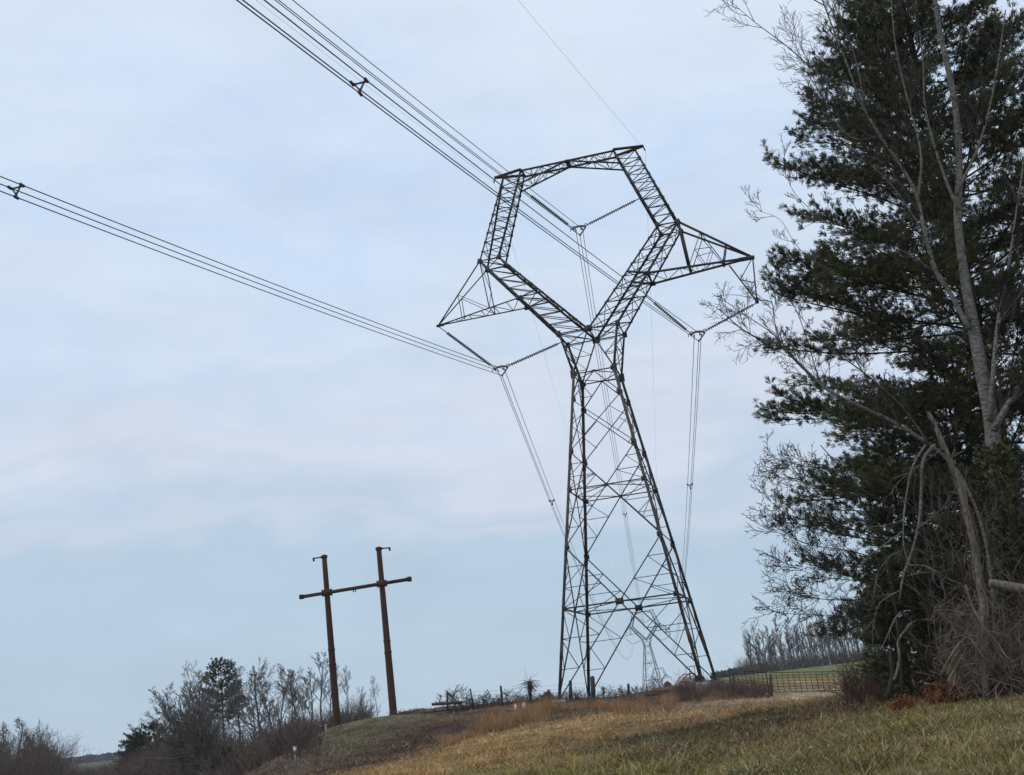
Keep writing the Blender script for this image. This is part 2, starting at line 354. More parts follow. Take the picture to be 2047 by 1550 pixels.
def ground_mat():
    m = bpy.data.materials.new('winter_turf'); m.use_nodes = True
    N, L = m.node_tree.nodes, m.node_tree.links
    b = N['Principled BSDF']; b.inputs['Roughness'].default_value = 0.95; b.inputs['Specular IOR Level'].default_value = 0.1
    vc = N.new('ShaderNodeVertexColor'); vc.layer_name = 'tint'
    tc = N.new('ShaderNodeTexCoord')
    src = vc.outputs['Color']
    for sca, lo, hi, det in ((1.2, .5, 1.15, 6), (9.0, .45, 1.3, 5)):
        nz = N.new('ShaderNodeTexNoise'); nz.inputs['Scale'].default_value = sca; nz.inputs['Detail'].default_value = det; nz.inputs['Roughness'].default_value = .7
        L.new(tc.outputs['Object'], nz.inputs['Vector'])
        mr = N.new('ShaderNodeMapRange'); mr.inputs[1].default_value = .3; mr.inputs[2].default_value = .7; mr.inputs[3].default_value = lo; mr.inputs[4].default_value = hi
        L.new(nz.outputs['Fac'], mr.inputs[0])
        sc_ = N.new('ShaderNodeVectorMath'); sc_.operation = 'SCALE'
        L.new(src, sc_.inputs[0]); L.new(mr.outputs[0], sc_.inputs['Scale']); src = sc_.outputs[0]
    L.new(src, b.inputs['Base Color'])
    bp = N.new('ShaderNodeBump'); bp.inputs['Strength'].default_value = .6; bp.inputs['Distance'].default_value = .08
    L.new(nz.outputs['Fac'], bp.inputs['Height']); L.new(bp.outputs[0], b.inputs['Normal'])
    return m
tag(mb.build('ground', ground_mat(), smooth=True), kind='structure')

# ------------------------------------------------------------------ lattice tower
P = dict(wx=1.731, wy=1.924, kx=.143, ky=.159, zb=6.843, zd=11.525, zm=16.063, za=19.203, zc=23.551, z1=25.738, z2=29.394,
         ux=2.494, uy=1.85, dox=8.608, doz=37.295, dix=6.882, diz=37.353, dy=1.2, eix=4.119, ey=.695, eox=5.932, etx=6.65, tb=.168, gx=14.077, gz=33.401, tg=.491, tgp=.393, zf=.1, gxL=13.211, gzL=32.685, tgL=.362)
TC = np.array([14.404, -98.756, -.313]); TRZ = .217; TS = .79; EZ = 45.0
def v3(*a): return np.array(a, float)
def tower_world(X):
    c, s = math.cos(-TRZ), math.sin(-TRZ)
    d = (np.asarray(X, float) - TC) * TS
    return v3(c * d[0] - s * d[1], s * d[0] + c * d[1], d[2] + 1.6)

def zig(mb, A0, A1, B0, B1, n, w, kind='x', rungs=True, rw=None, up=(0, 0, 1)):
    A0, A1, B0, B1 = [np.asarray(x, float) for x in (A0, A1, B0, B1)]
    for i in range(n):
        a0, a1 = A0 + (A1 - A0) * i / n, A0 + (A1 - A0) * (i + 1) / n
        b0, b1 = B0 + (B1 - B0) * i / n, B0 + (B1 - B0) * (i + 1) / n
        if kind == 'x' or (kind == 'z' and i % 2 == 0) or kind == 's': mb.bar(a0, b1, w, up=up)
        if kind == 'x' or (kind == 'z' and i % 2): mb.bar(b0, a1, w, up=up)
        if rungs and i: mb.bar(a0, b0, rw or w, up=up)

def fan(mb, apex, L, D, n, w):
    "redundant members between a leg (apex->L) and a diagonal (apex->D)"
    apex, L, D = [np.asarray(x, float) for x in (apex, L, D)]
    for i in range(1, n + 1):
        f = i / (n + 1)
        a, d = apex + (L - apex) * f, apex + (D - apex) * f
        mb.bar(a, d, w)
        f2 = (i + 1) / (n + 1)
        if i < n + 1: mb.bar(d, apex + (L - apex) * min(f2, 1), w)

def make_tower(detail, M_, name, loc, rz):
    root = empty(name, loc, rz)
    s = TS; k = 1.0 if detail else 1.7
    def S(x): return np.asarray(x, float) * s
    def lv(z): return S((P['wx'] + P['kx'] * (P['z1'] - z), P['wy'] + P['ky'] * (P['z1'] - z), z))
    sg = [(-1, -1), (1, -1), (1, 1), (-1, 1)]
    def corner(z, q): c = lv(z); return v3(c[0] * q[0], c[1] * q[1], c[2])
    LW, MW, NW = .14 * k, .07 * k, .045 * k
    # legs
    for q in sg:
        m = MB(); f = corner(P['zf'], q); t = corner(P['z1'], q)
        m.angle(f, t, LW * 1.25, (-q[0], -q[1], 0), .03)
        if detail:
            for z in (P['zd'], P['za'], P['zb'] * .55):      # splice sleeves
                c = corner(z, q); d = (t - f) / np.linalg.norm(t - f); m.angle(c - d * .5, c + d * .5, LW * 1.45, (-q[0], -q[1], 0), .03)
        m.build('leg', M_['leg'], root)
        if detail:
            m = MB(); m.lathe([(.42, -1.2), (.42, .05), (.36, .14)], 14, f - v3(0, 0, .05)); m.build('footing', M['concrete'], root)
    # body bracing
    m = g = MB()
    for i in range(4):
        a, b = sg[i], sg[(i + 1) % 4]
        n = v3(a[0] + b[0], a[1] + b[1], 0)
        mid = lambda z: (corner(z, a) + corner(z, b)) / 2
        for z in (P['z1'], P['zm'], P['zb']): m.bar(corner(z, a), corner(z, b), MW * (1.25 if z == P['zb'] else .9))
        m.bar(corner(P['za'], a), corner(P['zc'], b), NW * 1.1); m.bar(corner(P['za'], b), corner(P['zc'], a), NW * 1.1)
        for q in (a, b):
            m.bar(mid(P['z1']), corner(P['zc'], q), MW * .8)
            m.bar(corner(P['za'], q), mid(P['zm']), MW * .85); m.bar(mid(P['zm']), corner(P['zd'], q), MW * .85)
            m.bar(corner(P['zd'], q), mid(P['zb']), MW); m.bar(mid(P['zb']), corner(P['zf'], q), MW)
            if detail:
                fan(m, corner(P['za'], q), corner(P['zm'], q), mid(P['zm']), 2, NW * .8)
                fan(m, corner(P['zd'], q), corner(P['zm'], q), mid(P['zm']), 2, NW * .8)
                fan(m, corner(P['zd'], q), corner(P['zb'], q), mid(P['zb']), 2, NW * .85)
                fan(m, corner(P['zf'], q), corner(P['zb'], q), mid(P['zb']), 2, NW * .9)
                fan(m, corner(P['zc'], q), corner(P['z1'], q), mid(P['z1']), 1, NW * .8)
                X = (corner(P['za'], a) + corner(P['zc'], b) + corner(P['za'], b) + corner(P['zc'], a)) / 4
                m.bar(corner((P['za'] + P['zc']) / 2, q), X * .5 + corner(P['za'], q) * .5, NW * .8)
                m.bar(corner((P['za'] + P['zc']) / 2, q), X * .5 + corner(P['zc'], q) * .5, NW * .8)
        if detail:
            for z, wd in ((P['zb'], .5), (P['zm'], .24), (P['z1'], .2)):
                g.plate(mid(z) + n * .012, n, (0, 0, 1), wd, wd * .75)
            for z in (P['zb'], P['zd'], P['zm'], P['za'], P['zc'], P['z1']):
                for q, o in ((a, b), (b, a)):
                    c = corner(z, q); e = corner(z, o) - c; e /= np.linalg.norm(e)
                    g.plate(c + e * .16 + n * .02, n, (0, 0, 1), .2, .3)
    for z in (P['zb'], P['zm'], P['z1']):               # plan bracing
        mids = [(corner(z, sg[i]) + corner(z, sg[(i + 1) % 4])) / 2 for i in range(4)]
        for i in range(4): m.bar(mids[i], mids[(i + 1) % 4], NW)
    m.build('body_bracing', M_['br'], root)
    # waist cage between belt and arms
    m = g = MB()
    U = lambda q: S((q[0] * P['ux'], q[1] * P['uy'], P['z2']))
    Cn = lambda y: S((0, y * P['uy'], P['z2']))
    for q in sg:
        m.angle(corner(P['z1'], q), U(q), LW, (-q[0], -q[1], 0), .025)
        m.bar(corner(P['z1'], q), Cn(q[1]), MW * 1.1); m.bar(U(q), Cn(q[1]), MW)
        if detail:
            for i in (1, 2):
                f = i / 3; a_ = corner(P['z1'], q) * (1 - f) + U(q) * f; b_ = corner(P['z1'], q) * (1 - f) + Cn(q[1]) * f
                m.bar(a_, b_, NW * .8)
                f = (i + 1) / 3; m.bar(b_, corner(P['z1'], q) * (1 - f) + U(q) * f, NW * .7)
            g.plate(U(q) + v3(0, q[1] * .02, 0), (0, 1, 0), (0, 0, 1), .3, .4); g.plate(corner(P['z1'], q) + v3(0, q[1] * .03, 0), (0, 1, 0), (0, 0, 1), .32, .55)
    for y in (-1, 1):
        if detail: g.plate(Cn(y) + v3(0, y * .03, 0), (0, 1, 0), (0, 0, 1), .5, .45)
    for x in (-1, 1):
        a, b, c, d = corner(P['z1'], (x, -1)), U((x, -1)), corner(P['z1'], (x, 1)), U((x, 1))
        zig(m, a, b, c, d, 2, NW, 'x'); m.bar(b, d, MW)
        m.bar(b, Cn(1), NW); m.bar(d, Cn(-1), NW)
    m.bar(Cn(-1), Cn(1), MW * 1.2)
    m.build('waist_cage', M_['br'], root)
    # Y arms, columns, bridge
    def ring(x, part):
        o = x
        if part == 'u': return [Cn(-1), Cn(1), U((o, -1)), U((o, 1))]
        if part == 'd': return [S((o * P['dix'], -P['dy'], P['diz'])), S((o * P['dix'], P['dy'], P['diz'])), S((o * P['dox'], -P['dy'], P['doz'])), S((o * P['dox'], P['dy'], P['doz']))]
        ei = [S((o * P['eix'], y * P['ey'], EZ)) for y in (-1, 1)]; eo = S((o * P['eox'], 0, EZ))
        return ei + [eo, eo]
    BB = {}
    for x in (-1, 1):
        m = g = MB(); r0, r1 = ring(x, 'u'), ring(x, 'd')
        for i in range(4): m.angle(r0[i], r1[i], LW * .85, (r0[0] + r0[3] + r1[0] + r1[3]) / 4 - (r0[i] + r1[i]) / 2, .022)
        n = 8 if detail else 4
        zig(m, r0[0], r1[0], r0[2], r1[2], n, NW, 's' if detail else 'x', rungs=True); zig(m, r0[1], r1[1], r0[3], r1[3], n, NW, 's' if detail else 'x')
        zig(m, r0[0], r1[0], r0[1], r1[1], n, NW * .9, 'z'); zig(m, r0[2], r1[2], r0[3], r1[3], n, NW * .9, 'z')
        if detail:
            for i in range(1, n):
                for c in range(4): g.plate(r0[c] + (r1[c] - r0[c]) * i / n + v3(0, (-1, 1, -1, 1)[c] * .02, 0), (0, 1, 0), r1[c] - r0[c], .11, .15)
        for c in range(4): m.bar(r1[c], r1[(0, 1, 3, 2)[((0, 1, 3, 2).index(c) + 1) % 4]], MW * .8)
        m.bar(r1[0], r1[3], NW); m.bar(r1[1], r1[2], NW)
        m.build('y_arm', M_['br'], root)
        m = g = MB(); r2 = ring(x, 'e')
        for i in range(4): m.angle(r1[i], r2[i], LW * .8, (r1[0] + r1[3] + r2[0]) / 3 - (r1[i] + r2[i]) / 2, .022)
        n = 9 if detail else 4
        zig(m, r1[0], r2[0], r1[2], r2[2], n, NW, 's'); zig(m, r1[1], r2[1], r1[3], r2[3], n, NW, 's')
        zig(m, r1[0], r2[0], r1[1], r2[1], n, NW * .9, 'z'); zig(m, r1[2], r2[2], r1[3], r2[3], n - 1, NW * .9, 'z')
        if detail:
            for i in range(n):
                for c in range(4): g.plate(r1[c] + (r2[c] - r1[c]) * i / n + v3(0, (-1, 1, -1, 1)[c] * .02, 0), (0, 1, 0), r2[c] - r1[c], .12 if i else .3, .16 if i else .36)
        m.build('column', M_['br'], root)
        for y in (0, 1): BB[x, y] = r2[y] + (r1[y] - r2[y]) * P['tb']
        m = MB(); tip = S((x * P['etx'], 0, EZ + .05))
        for y in (0, 1): m.bar(r2[y] + v3(0, 0, .1), tip + v3(0, 0, .1), .2 * k, .12 * k)
        m.bar(r2[0] + v3(0, 0, .1), r2[1] + v3(0, 0, .1), .12 * k)
        if detail: m.bar(tip, tip + v3(x * .08, -.15, -.32), .07)
        m.build('earth_wire_bracket', M_['brown'], root)
    m = MB()
    top = {(x, y): ring(x, 'e')[y] for x in (-1, 1) for y in (0, 1)}
    for y in (0, 1):
        mid = (top[-1, y] + top[1, y]) / 2
        m.bar(top[-1, y], top[1, y], .11 * k)
        for x in (-1, 1):
            m.bar(BB[x, y], mid, .09 * k)
            zig(m, top[x, y], mid, BB[x, y], mid, 4, NW * .8, 'z')
    for x in (-1, 1):
        mid = [(top[-1, y] + top[1, y]) / 2 for y in (0, 1)]
        zig(m, top[x, 0], mid[0], top[x, 1], mid[1], 5, NW * .8, 'z'); zig(m, BB[x, 0], mid[0], BB[x, 1], mid[1], 4, NW * .8, 'z')
        m.bar(BB[x, 0], BB[x, 1], NW)
    m.bar(mid[0], mid[1], .26 * k, .2 * k)
    m.build('bridge_beam', M_['br'], root)
    # outer crossarms
    for x in (-1, 1):
        m = MB(); r0, r1 = ring(x, 'u'), ring(x, 'd')
        tip = S((x * (P['gx'] if x > 0 else P['gxL']), 0, P['gz'] if x > 0 else P['gzL']))
        w = MW * (1.75 if x > 0 else .95)
        tp = P['tgp'] if x > 0 else P['tgL']
        for y in (2, 3):
            do = r1[y]; gb = r0[y] + (r1[y] - r0[y]) * P['tg']
            m.bar(do, tip, w); m.bar(gb, tip, w)
            gp = gb + (tip - gb) * tp; m.bar(do, gp, w * (1.1 if x > 0 else .8))
            if x > 0:
                A = do + (tip - do) * .30; B = do + (tip - do) * .64; G = gb + (tip - gb) * .72
                m.bar(gp, A, NW); m.bar(A, G, NW); m.bar(B, G, MW); Hh = (gp + G) / 2
                m.bar((gp + A) / 2, (A + G) / 2, NW * .8); m.bar((gp + A) / 2, Hh, NW * .7); m.bar((A + G) / 2, Hh, NW * .7)
            else:
                A = do + (tip - do) * .52; G = gb + (tip - gb) * .70
                m.bar(A, G, NW * .8); m.bar(A, gp, NW * .8)
        gN, gF = [r0[y] + (r1[y] - r0[y]) * P['tg'] for y in (2, 3)]
        zig(m, gN, tip * .93 + gN * .07, gF, tip * .93 + gF * .07, 6, NW * .8, 'z')
        pN, pF = [q + (tip - q) * tp for q in (gN, gF)]
        m.bar(pN, pF, NW); zig(m, r1[2], pN, r1[3], pF, 2, NW * .7, 'z', rungs=False)
        m.bar(tip - v3(x * (.9 if x > 0 else .4), 0, 0), tip + v3(x * .12, 0, -.02), (.3 if x > 0 else .18) * k, (.2 if x > 0 else .14) * k)
        I = [r0[y] + (r1[y] - r0[y]) * (P['tg'] + .06) for y in (0, 1)]
        m.bar(gN, I[0], w); m.bar(gF, I[1], w); m.bar(gN, gF, w); m.bar(I[0], gF, NW); m.bar(gN, I[1], NW)
        if detail:
            for q in (gN, gF): m.plate(q, (0, 1, 0), (0, 0, 1), .42, .3)
        if x > 0:
            A, B = [gg + (tip - gg) * .72 for gg in (gN, gF)]; m.bar(A, B, .16 * k, .3 * k)
            A, B = [r1[y] + (tip - r1[y]) * .64 for y in (2, 3)]; m.bar(A, B, .09 * k, .2 * k)
            A, B = [r1[y] + (tip - r1[y]) * .30 for y in (2, 3)]; m.bar(A, B, .07 * k)
        m.build('crossarm', M_['br'], root)
        if x > 0:
            m = MB(); lo = S((13.8, 0, 29.6)); b0 = S((12.1, 0, 33.1)); t0 = tip
            m.bar(b0, lo, .085 * k); m.bar(t0, lo, .085 * k)
            pA = [t0, b0 * .6 + lo * .4, t0 * .42 + lo * .58, b0 * .24 + lo * .76, t0 * .14 + lo * .86]
            for a, b in zip(pA, pA[1:]): m.bar(a, b, .05 * k)
            m.bar(lo + v3(0, 0, .25), lo - v3(0, 0, .12), .2 * k)
            m.build('hanger_bracket', M_['br'], root)
    return root

near_m = dict(leg=M['steel_leg'], br=M['steel'], brown=M['steel_br'])
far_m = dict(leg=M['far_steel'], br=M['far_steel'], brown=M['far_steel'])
BASE = tower_world((0, 0, 0))
t1 = make_tower(True, near_m, 'transmission_tower', BASE, -TRZ)
tag(t1, 'tall dark lattice transmission tower with a hexagonal window head, nearest one, on the grassy rise', 'transmission tower', 'lattice towers of the power line')
def far_world(q):
    return tower_world((q[0], q[1], q[2]))
FQ = (-82.51, 611.92, 1.42, -.044)
p2 = far_world(FQ)
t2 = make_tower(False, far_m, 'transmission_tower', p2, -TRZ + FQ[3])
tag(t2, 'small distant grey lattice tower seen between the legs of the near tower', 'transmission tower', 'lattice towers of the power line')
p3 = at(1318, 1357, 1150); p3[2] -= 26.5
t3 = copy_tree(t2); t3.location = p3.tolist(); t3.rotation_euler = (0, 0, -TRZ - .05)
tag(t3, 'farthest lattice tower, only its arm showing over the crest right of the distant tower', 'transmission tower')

# ------------------------------------------------------------------ insulators, yokes, conductors
cf, sf = math.cos(FQ[3]), math.sin(FQ[3])
YK = dict(L=v3(-8.12, 0, 27.75), C=v3(.14, 0, 38.82), R=v3(8.65, 0, 27.68))
PH = dict(L='left phase', C='centre phase', R='right phase')
ATT = dict(L=((-13.15, 32.55), (-2.62, 29.2)), C=((-4.25, 43.5), (5.62, 40.5)), R=((4.94, 31.82), (13.8, 29.5)))
where = dict(L=('left crossarm tip', 'waist of the near tower, left side'), C=('left top corner of the tower window', 'right column of the tower window'), R=('right Y arm of the near tower', 'hanging bracket of the right crossarm'))
for ph in 'LCR':
    y = YK[ph]
    for side, (ax, az) in zip((-1, 1), ATT[ph]):
        A = tower_world((ax, 0, az)); B = tower_world((y[0] + side * .52, 0, y[2] + .22))
        d = B - A; L = np.linalg.norm(d); d /= L
        o = empty('insulator_string', A)
        tag(o, 'string of disc insulators slanting down from the ' + where[ph][0 if side < 0 else 1], 'insulator', 'insulator strings of the near tower')
        nd = int((L - (1.1 if side < 0 else .5)) / .15); st = (L - nd * .15) * (.62 if side < 0 else .5)
        mb = MB()
        for i in range(nd):
            z = st + i * .15
            mb.lathe([(.045, z), (.055, z + .03), (.115, z + .075), (.12, z + .1), (.06, z + .092), (.03, z + .15)], 10, (0, 0, 0), d)
        mb.build('discs', M['glass'], o, smooth=False)
        for a_, b_ in ((0, st), (st + nd * .15, L)):
            mb = MB(); mb.tube([d * a_, d * b_], .035, 6); mb.build('link_rod', M['yoke'], o)
    # yoke
    c = tower_world(y); o = empty('yoke_plate', c, -TRZ)
    tag(o, 'dark curved yoke joining the two insulator strings of the ' + PH[ph], 'yoke plate', 'yokes under the insulator strings')
    mb = MB()
    arc = [v3(.48 * math.cos(t), 0, .02 + .22 * math.sin(t)) for t in np.linspace(.15, math.pi - .15, 9)]
    for a, b in zip(arc, arc[1:]): mb.bar(a, b, .05, .13)
    mb.bar(v3(.48, 0, .08), v3(0, 0, -.42), .05, .08); mb.bar(v3(-.48, 0, .08), v3(0, 0, -.42), .03, .03)
    mb.bar(v3(.16, 0, .2), v3(.12, 0, -.05), .05, .06)
    mb.build('plate', M['yoke'], o)
    for cx_, r in ((-.5, .12), (-.36, .12), (.5, .13)):
        mb = MB(); mb.tube([v3(cx_ + r * math.cos(t), .0, .2 + r * math.sin(t) - (.14 if cx_ == -.5 else 0)) for t in np.linspace(-.6, 3.9, 10)], .028, 5)
        mb.build('arcing_ring', M['yoke'], o)
    for (bx, bz) in ((-.23, .0), (.23, .0), (0, -.4)):
        mb = MB(); mb.tube([v3(bx, -.14, bz), v3(bx, .14, bz)], .05, 6); mb.build('clamp', M['yoke'], o)

for ph in 'LCR':
    fx = lambda q: tower_world((cf * q[0] - sf * q[1] + FQ[0], sf * q[0] + cf * q[1] + FQ[1], q[2] + FQ[2]))
    for side, (ax, az) in zip((-1, 1), ATT[ph]):
        A, B = fx((ax, 0, az)), fx((YK[ph][0] + side * .3, 0, YK[ph][2])); mb = MB(); mb.tube([A, A * .5 + B * .5, B], [.05, .11, .1], 5)
        tag(mb.build('insulator_string', M['far_steel'], loc=A), 'tiny insulator string of the distant tower, ' + ('left' if side < 0 else 'right') + ' half of its ' + PH[ph] + ' V', 'insulator', 'insulator strings of the distant tower')
NA, NB, NTH = -.08387, .00023, -.13302
def near_pt(p0, t, a=NA, b=NB): return p0 + v3(math.sin(NTH) * t, -math.cos(NTH) * t, a * t + b * t * t)
def far_end(p0): return v3(cf * p0[0] - sf * p0[1] + FQ[0], sf * p0[0] + cf * p0[1] + FQ[1], p0[2] + FQ[2])
def far_pt(p0, f, sag): return p0 + (far_end(p0) - p0) * f - v3(0, 0, 4 * sag * f * (1 - f))
SUB = ((-.29, .0), (.29, .0), (0, -.5))
sname = ('upper left', 'upper right', 'lowest')
for ph in 'LCR':
    for (sx, sz), nm in zip(SUB, sname):
        p0 = YK[ph] + v3(sx, 0, sz)
        pts_ = [near_pt(p0, t) for t in np.concatenate([np.linspace(364, 8, 60), [4, 1.5]])] + [p0] + [far_pt(p0, f, 15) for f in np.linspace(.003, 1, 60)]
        mb = MB(); mb.tube([tower_world(q) for q in pts_], .021, 5)
        o = mb.build('conductor_wire', M['wire'])
        tag(o, 'dark conductor wire, ' + nm + ' of the three in the ' + PH[ph] + ' bundle', 'power line', 'conductor wires of the power line')
for x, nm in ((-1, 'left'), (1, 'right')):
    p0 = v3(x * 6.75, 0, 44.75)
    pts_ = [near_pt(p0, t, -.07, .00019) for t in np.linspace(364, 3, 60)] + [p0] + [far_pt(p0, f, 11) for f in np.linspace(.004, 1, 50)]
    mb = MB(); mb.tube([tower_world(q) for q in pts_], .0065, 5)
    tag(mb.build('earth_wire', M['wire']), 'very thin earth wire strung from the ' + nm + ' top bracket of the tower', 'power line', 'earth wires of the power line')

def spacer(ph, X, nm, k=1.0):
    c = tower_world(X); o = empty('line_spacer', c, -TRZ)
    mb = MB(); cs = [v3(sx * TS, 0, sz * TS) for sx, sz in SUB]; ctr = sum(cs) / 3
    inn = [ctr + (q - ctr) * .66 for q in cs]
    for i in range(3):
        mb.bar(inn[i], inn[(i + 1) % 3], .045 * k); mb.bar(inn[i], cs[i], .065 * k)
    mb.build('frame', M['yoke'], o)
    for q in cs:
        mb = MB(); mb.tube([q - v3(0, .11, 0), q + v3(0, .11, 0)], .055 * k, 6); mb.build('clamp', M['yoke'], o)
    tag(o, nm, 'spacer', 'triangular spacers on the wire bundles')
def nearest_t(fn, target):
    best = None
    for t in np.linspace(0.004, 1, 2500):
        w = tower_world(fn(t)); v = RC.T @ (w - EYE)
        if v[1] < 3: continue
        p = (W_ / 2 + F_ * v[0] / v[1], H_ / 2 - F_ * v[2] / v[1]); d = (p[0] - target[0]) ** 2 + (p[1] - target[1]) ** 2
        if best is None or d < best[0]: best = (d, t)
    return best[1]
for ph, tgt, nm in (('R', (718, 174), 'triangular wire spacer on the wires near the top left of the sky'), ('L', (30, 385), 'triangular wire spacer on the left bundle at the far left edge')):
    f = lambda t, ph=ph: near_pt(YK[ph] + v3(0, 0, -.17), t * 150); spacer(ph, near_pt(YK[ph], nearest_t(f, tgt) * 150), nm)
for ph, tgt, nm in (('L', (1098, 1003), 'small spacer on the left wires beside the tower body'), ('R', (1375, 968), 'small spacer on the right wires descending beside the tower'), ('C', (1246, 1028), 'small spacer on the wires seen through the tower body')):
    f = lambda t, ph=ph: far_pt(YK[ph], t, 15); spacer(ph, far_pt(YK[ph], nearest_t(f, tgt), 15), nm, 1.5)

# ------------------------------------------------------------------ rust-brown H-frame
def h_frame():
    D = 115.0
    topL, topR = at(648, 1112, D), at(757, 1096, D - 1.5)
    o = empty('h_frame_pole', (topL + topR) / 2 * v3(1, 1, 0) + v3(0, 0, g1(topL[0], D)))
    tag(o, 'rust brown twin pole steel structure with one long crossarm left of the lattice tower', 'utility pole')
    base = v3(*o.location)
    armz = None
    for tp, px, sgn in ((topL, 655, -1), (topR, 764, 1)):
        bz = g1(tp[0], tp[1]) - 1.5
        def zz(py): return at(px, py, tp[1])[2]
        mb = MB(); h = tp[2] - bz
        prof = [(.36 - .13 * min(1, f), f * h) for f in np.linspace(0, 1, 14)]
        mb.lathe(prof, 12, (tp[0], tp[1], bz)); p = mb.build('pole', M['pole'], o, loc=base)
        p.location = (0, 0, 0)
        mb = MB(); mb.lathe([(.27, -.08), (.31, 0), (.31, .16), (.1, .26)], 12, tp - v3(0, 0, .12)); mb.build('cap', M['pole'], p, loc=base).location = (0, 0, 0)
        for py in (1300, 1330) if sgn < 0 else (1283, 1306):
            mb = MB(); r = .36 - .13 * (zz(py) - bz) / h; mb.lathe([(r + .002, -.07), (r + .05, -.07), (r + .05, .07), (r + .002, .07)], 12, (tp[0], tp[1], zz(py))); mb.build('band', M['pole'], p, loc=base).location = (0, 0, 0)
        mb = MB(); z = zz(1185 if sgn < 0 else 1167); c = v3(tp[0], tp[1], z)
        mb.box(c, (.8, .72, .5)); mb.box(c - v3(.42, 0, 0), (.05, .62, .62)); mb.box(c + v3(.42, 0, 0), (.05, .62, .62)); mb.build('collar', M['pole'], p, loc=base).location = (0, 0, 0)
        mb = MB(); a = tp + v3(sgn * .2, 0, -.06); b = tp + v3(sgn * 1.0, 0, -.1)
        mb.bar(a, b, .1, .11); mb.box(b + v3(0, 0, -.1), (.16, .16, .34)); mb.bar(a + v3(0, 0, -.14), a + v3(sgn * .25, 0, .02), .08)
        mb.build('earth_wire_arm', M['pole'], o, loc=base).location = (0, 0, 0)
        if sgn < 0: cl = c
        else: crr = c
    d = (crr - cl); d /= np.linalg.norm(d)
    mb = MB(); a, b = cl - d * 2.75, crr + d * 2.85
    mb.tube([a, b], .165, 8); mb.bar(a - d * .02, a + d * .3, .4); mb.bar(b - d * .3, b + d * .02, .42)
    m_ = (cl + crr) / 2
    for q in (-.1, .12): mb.bar(m_ + d * q - v3(0, 0, .1), m_ + d * q - v3(0, 0, .36), .09)
    mb.build('crossarm', M['pole'], o, loc=base).location = (0, 0, 0)
h_frame()

# ------------------------------------------------------------------ bare trees
def unit(v): return v / (np.linalg.norm(v) + 1e-9)
def grow(tm, cm, rng, p, d, L, r, lvl, o):
    n = 6 if lvl == 0 else (4 if lvl == 1 else 3)
    pts_ = [p]; q = p; dd = d
    for i in range(n):
        dd = unit(dd + rng.normal(0, o['wig'][min(lvl, 3)], 3) + v3(0, 0, o['up'][min(lvl, 3)]))
        q = q + dd * L / n; pts_.append(q)
    end = .3 if lvl else o.get('taper', .3)
    R = np.maximum(np.linspace(r, r * end, n + 1), o['rmin'])
    (tm if lvl == 0 else cm).tube(pts_, R, 8 if lvl == 0 else (5 if lvl == 1 else 3), cap=lvl == 0)
    if lvl >= o['lv']: return
    nc = o['nc'][lvl]
    for i in range(nc):
        f = o['f0'][lvl] + (1 - o['f0'][lvl]) * (i + rng.random()) / nc
        k = min(int(f * n), n - 1); pp = pts_[k] + (pts_[k + 1] - pts_[k]) * (f * n - k)
        t = unit(pts_[k + 1] - pts_[k]); a = rng.normal(0, 1, 3); a = unit(a - t * (a @ t))
        an = math.radians(rng.uniform(*o['ang'][min(lvl, 2)]))
        l2 = L * o['len'][lvl] * rng.uniform(.65, 1.15) * (1.15 - .65 * f if lvl == 0 and o.get('cone', True) else 1.1 - .4 * f)
        rr = R[k] * .6
        grow(tm, cm, rng, pp, unit(t * math.cos(an) + a * math.sin(an)), l2, rr, lvl + 1, o)
def tree(name, seed, H, r, o, tmat, cmat, loc=(0, 0, 0), lean=(0, 0)):
    rng = np.random.default_rng(seed); tm, cm = MB(), MB()
    grow(tm, cm, rng, v3(0, 0, -.3), unit(v3(lean[0], lean[1], 1)), H * o['hf'], r, 0, o)
    top = max(float(np.concatenate(q.V)[:, 2].max()) for q in (tm, cm)); k = H / top
    for q in (tm, cm): q.V = [v * k for v in q.V]
    e = empty(name, loc); tm.build('trunk', tmat, e, smooth=True); cm.build('crown', cmat, e); return e
SLIM = dict(hf=.9, wig=(.05, .07, .08, .09), up=(.05, .08, .06, .04), lv=3, nc=(11, 6, 5), f0=(.35, .25, .2), ang=((25, 50), (25, 55), (25, 60)), len=(.36, .42, .45), rmin=.016, cone=True)
WIDE = dict(hf=.62, wig=(.09, .09, .10, .12), up=(.03, .04, .03, .02), lv=4, nc=(13, 7, 5, 4), f0=(.22, .2, .2, .2), ang=((35, 70), (25, 60), (25, 60)), len=(.72, .5, .45, .42), rmin=.014, cone=False)
def scaled(o, **k): d = dict(o); d.update(k); return d
protos = {}
PH0 = 12.0
for i in range(4):
    protos['slim', i] = tree('bare_tree', 100 + i, PH0, .13, scaled(SLIM, rmin=.0125, lv=4, nc=(10, 8, 6, 4), f0=(.42, .25, .15, .15), ang=((18, 38), (20, 45), (20, 55)), len=(.42, .42, .45, .5)), M['twig'], M['left_twig'])
for i in range(5):
    protos['far', i] = tree('bare_tree', 200 + i, PH0, .15, scaled(SLIM, rmin=.026, nc=(16, 6, 4), f0=(.3, .2, .15), ang=((20, 42), (20, 50), (20, 60)), len=(.27, .42, .45)), M['far_twig'], M['far_twig'])
for i in range(2):
    protos['wide', i] = tree('bare_tree', 300 + i, PH0, .17, scaled(WIDE, rmin=.0135, nc=(16, 9, 7, 5)), M['bark'], M['left_twig'])
protos['broad', 0] = tree('bare_tree', 412, PH0, .3, scaled(WIDE, hf=.5, lean=1, rmin=.0135, wig=(.13, .11, .11, .12), nc=(24, 10, 7, 5), f0=(.3, .18, .15, .15), up=(.03, .07, .05, .03), ang=((20, 75), (22, 55), (25, 60)), len=(.95, .48, .45, .42), taper=.45), M['bark'], M['left_twig'], lean=(-.22, 0))
used = set()
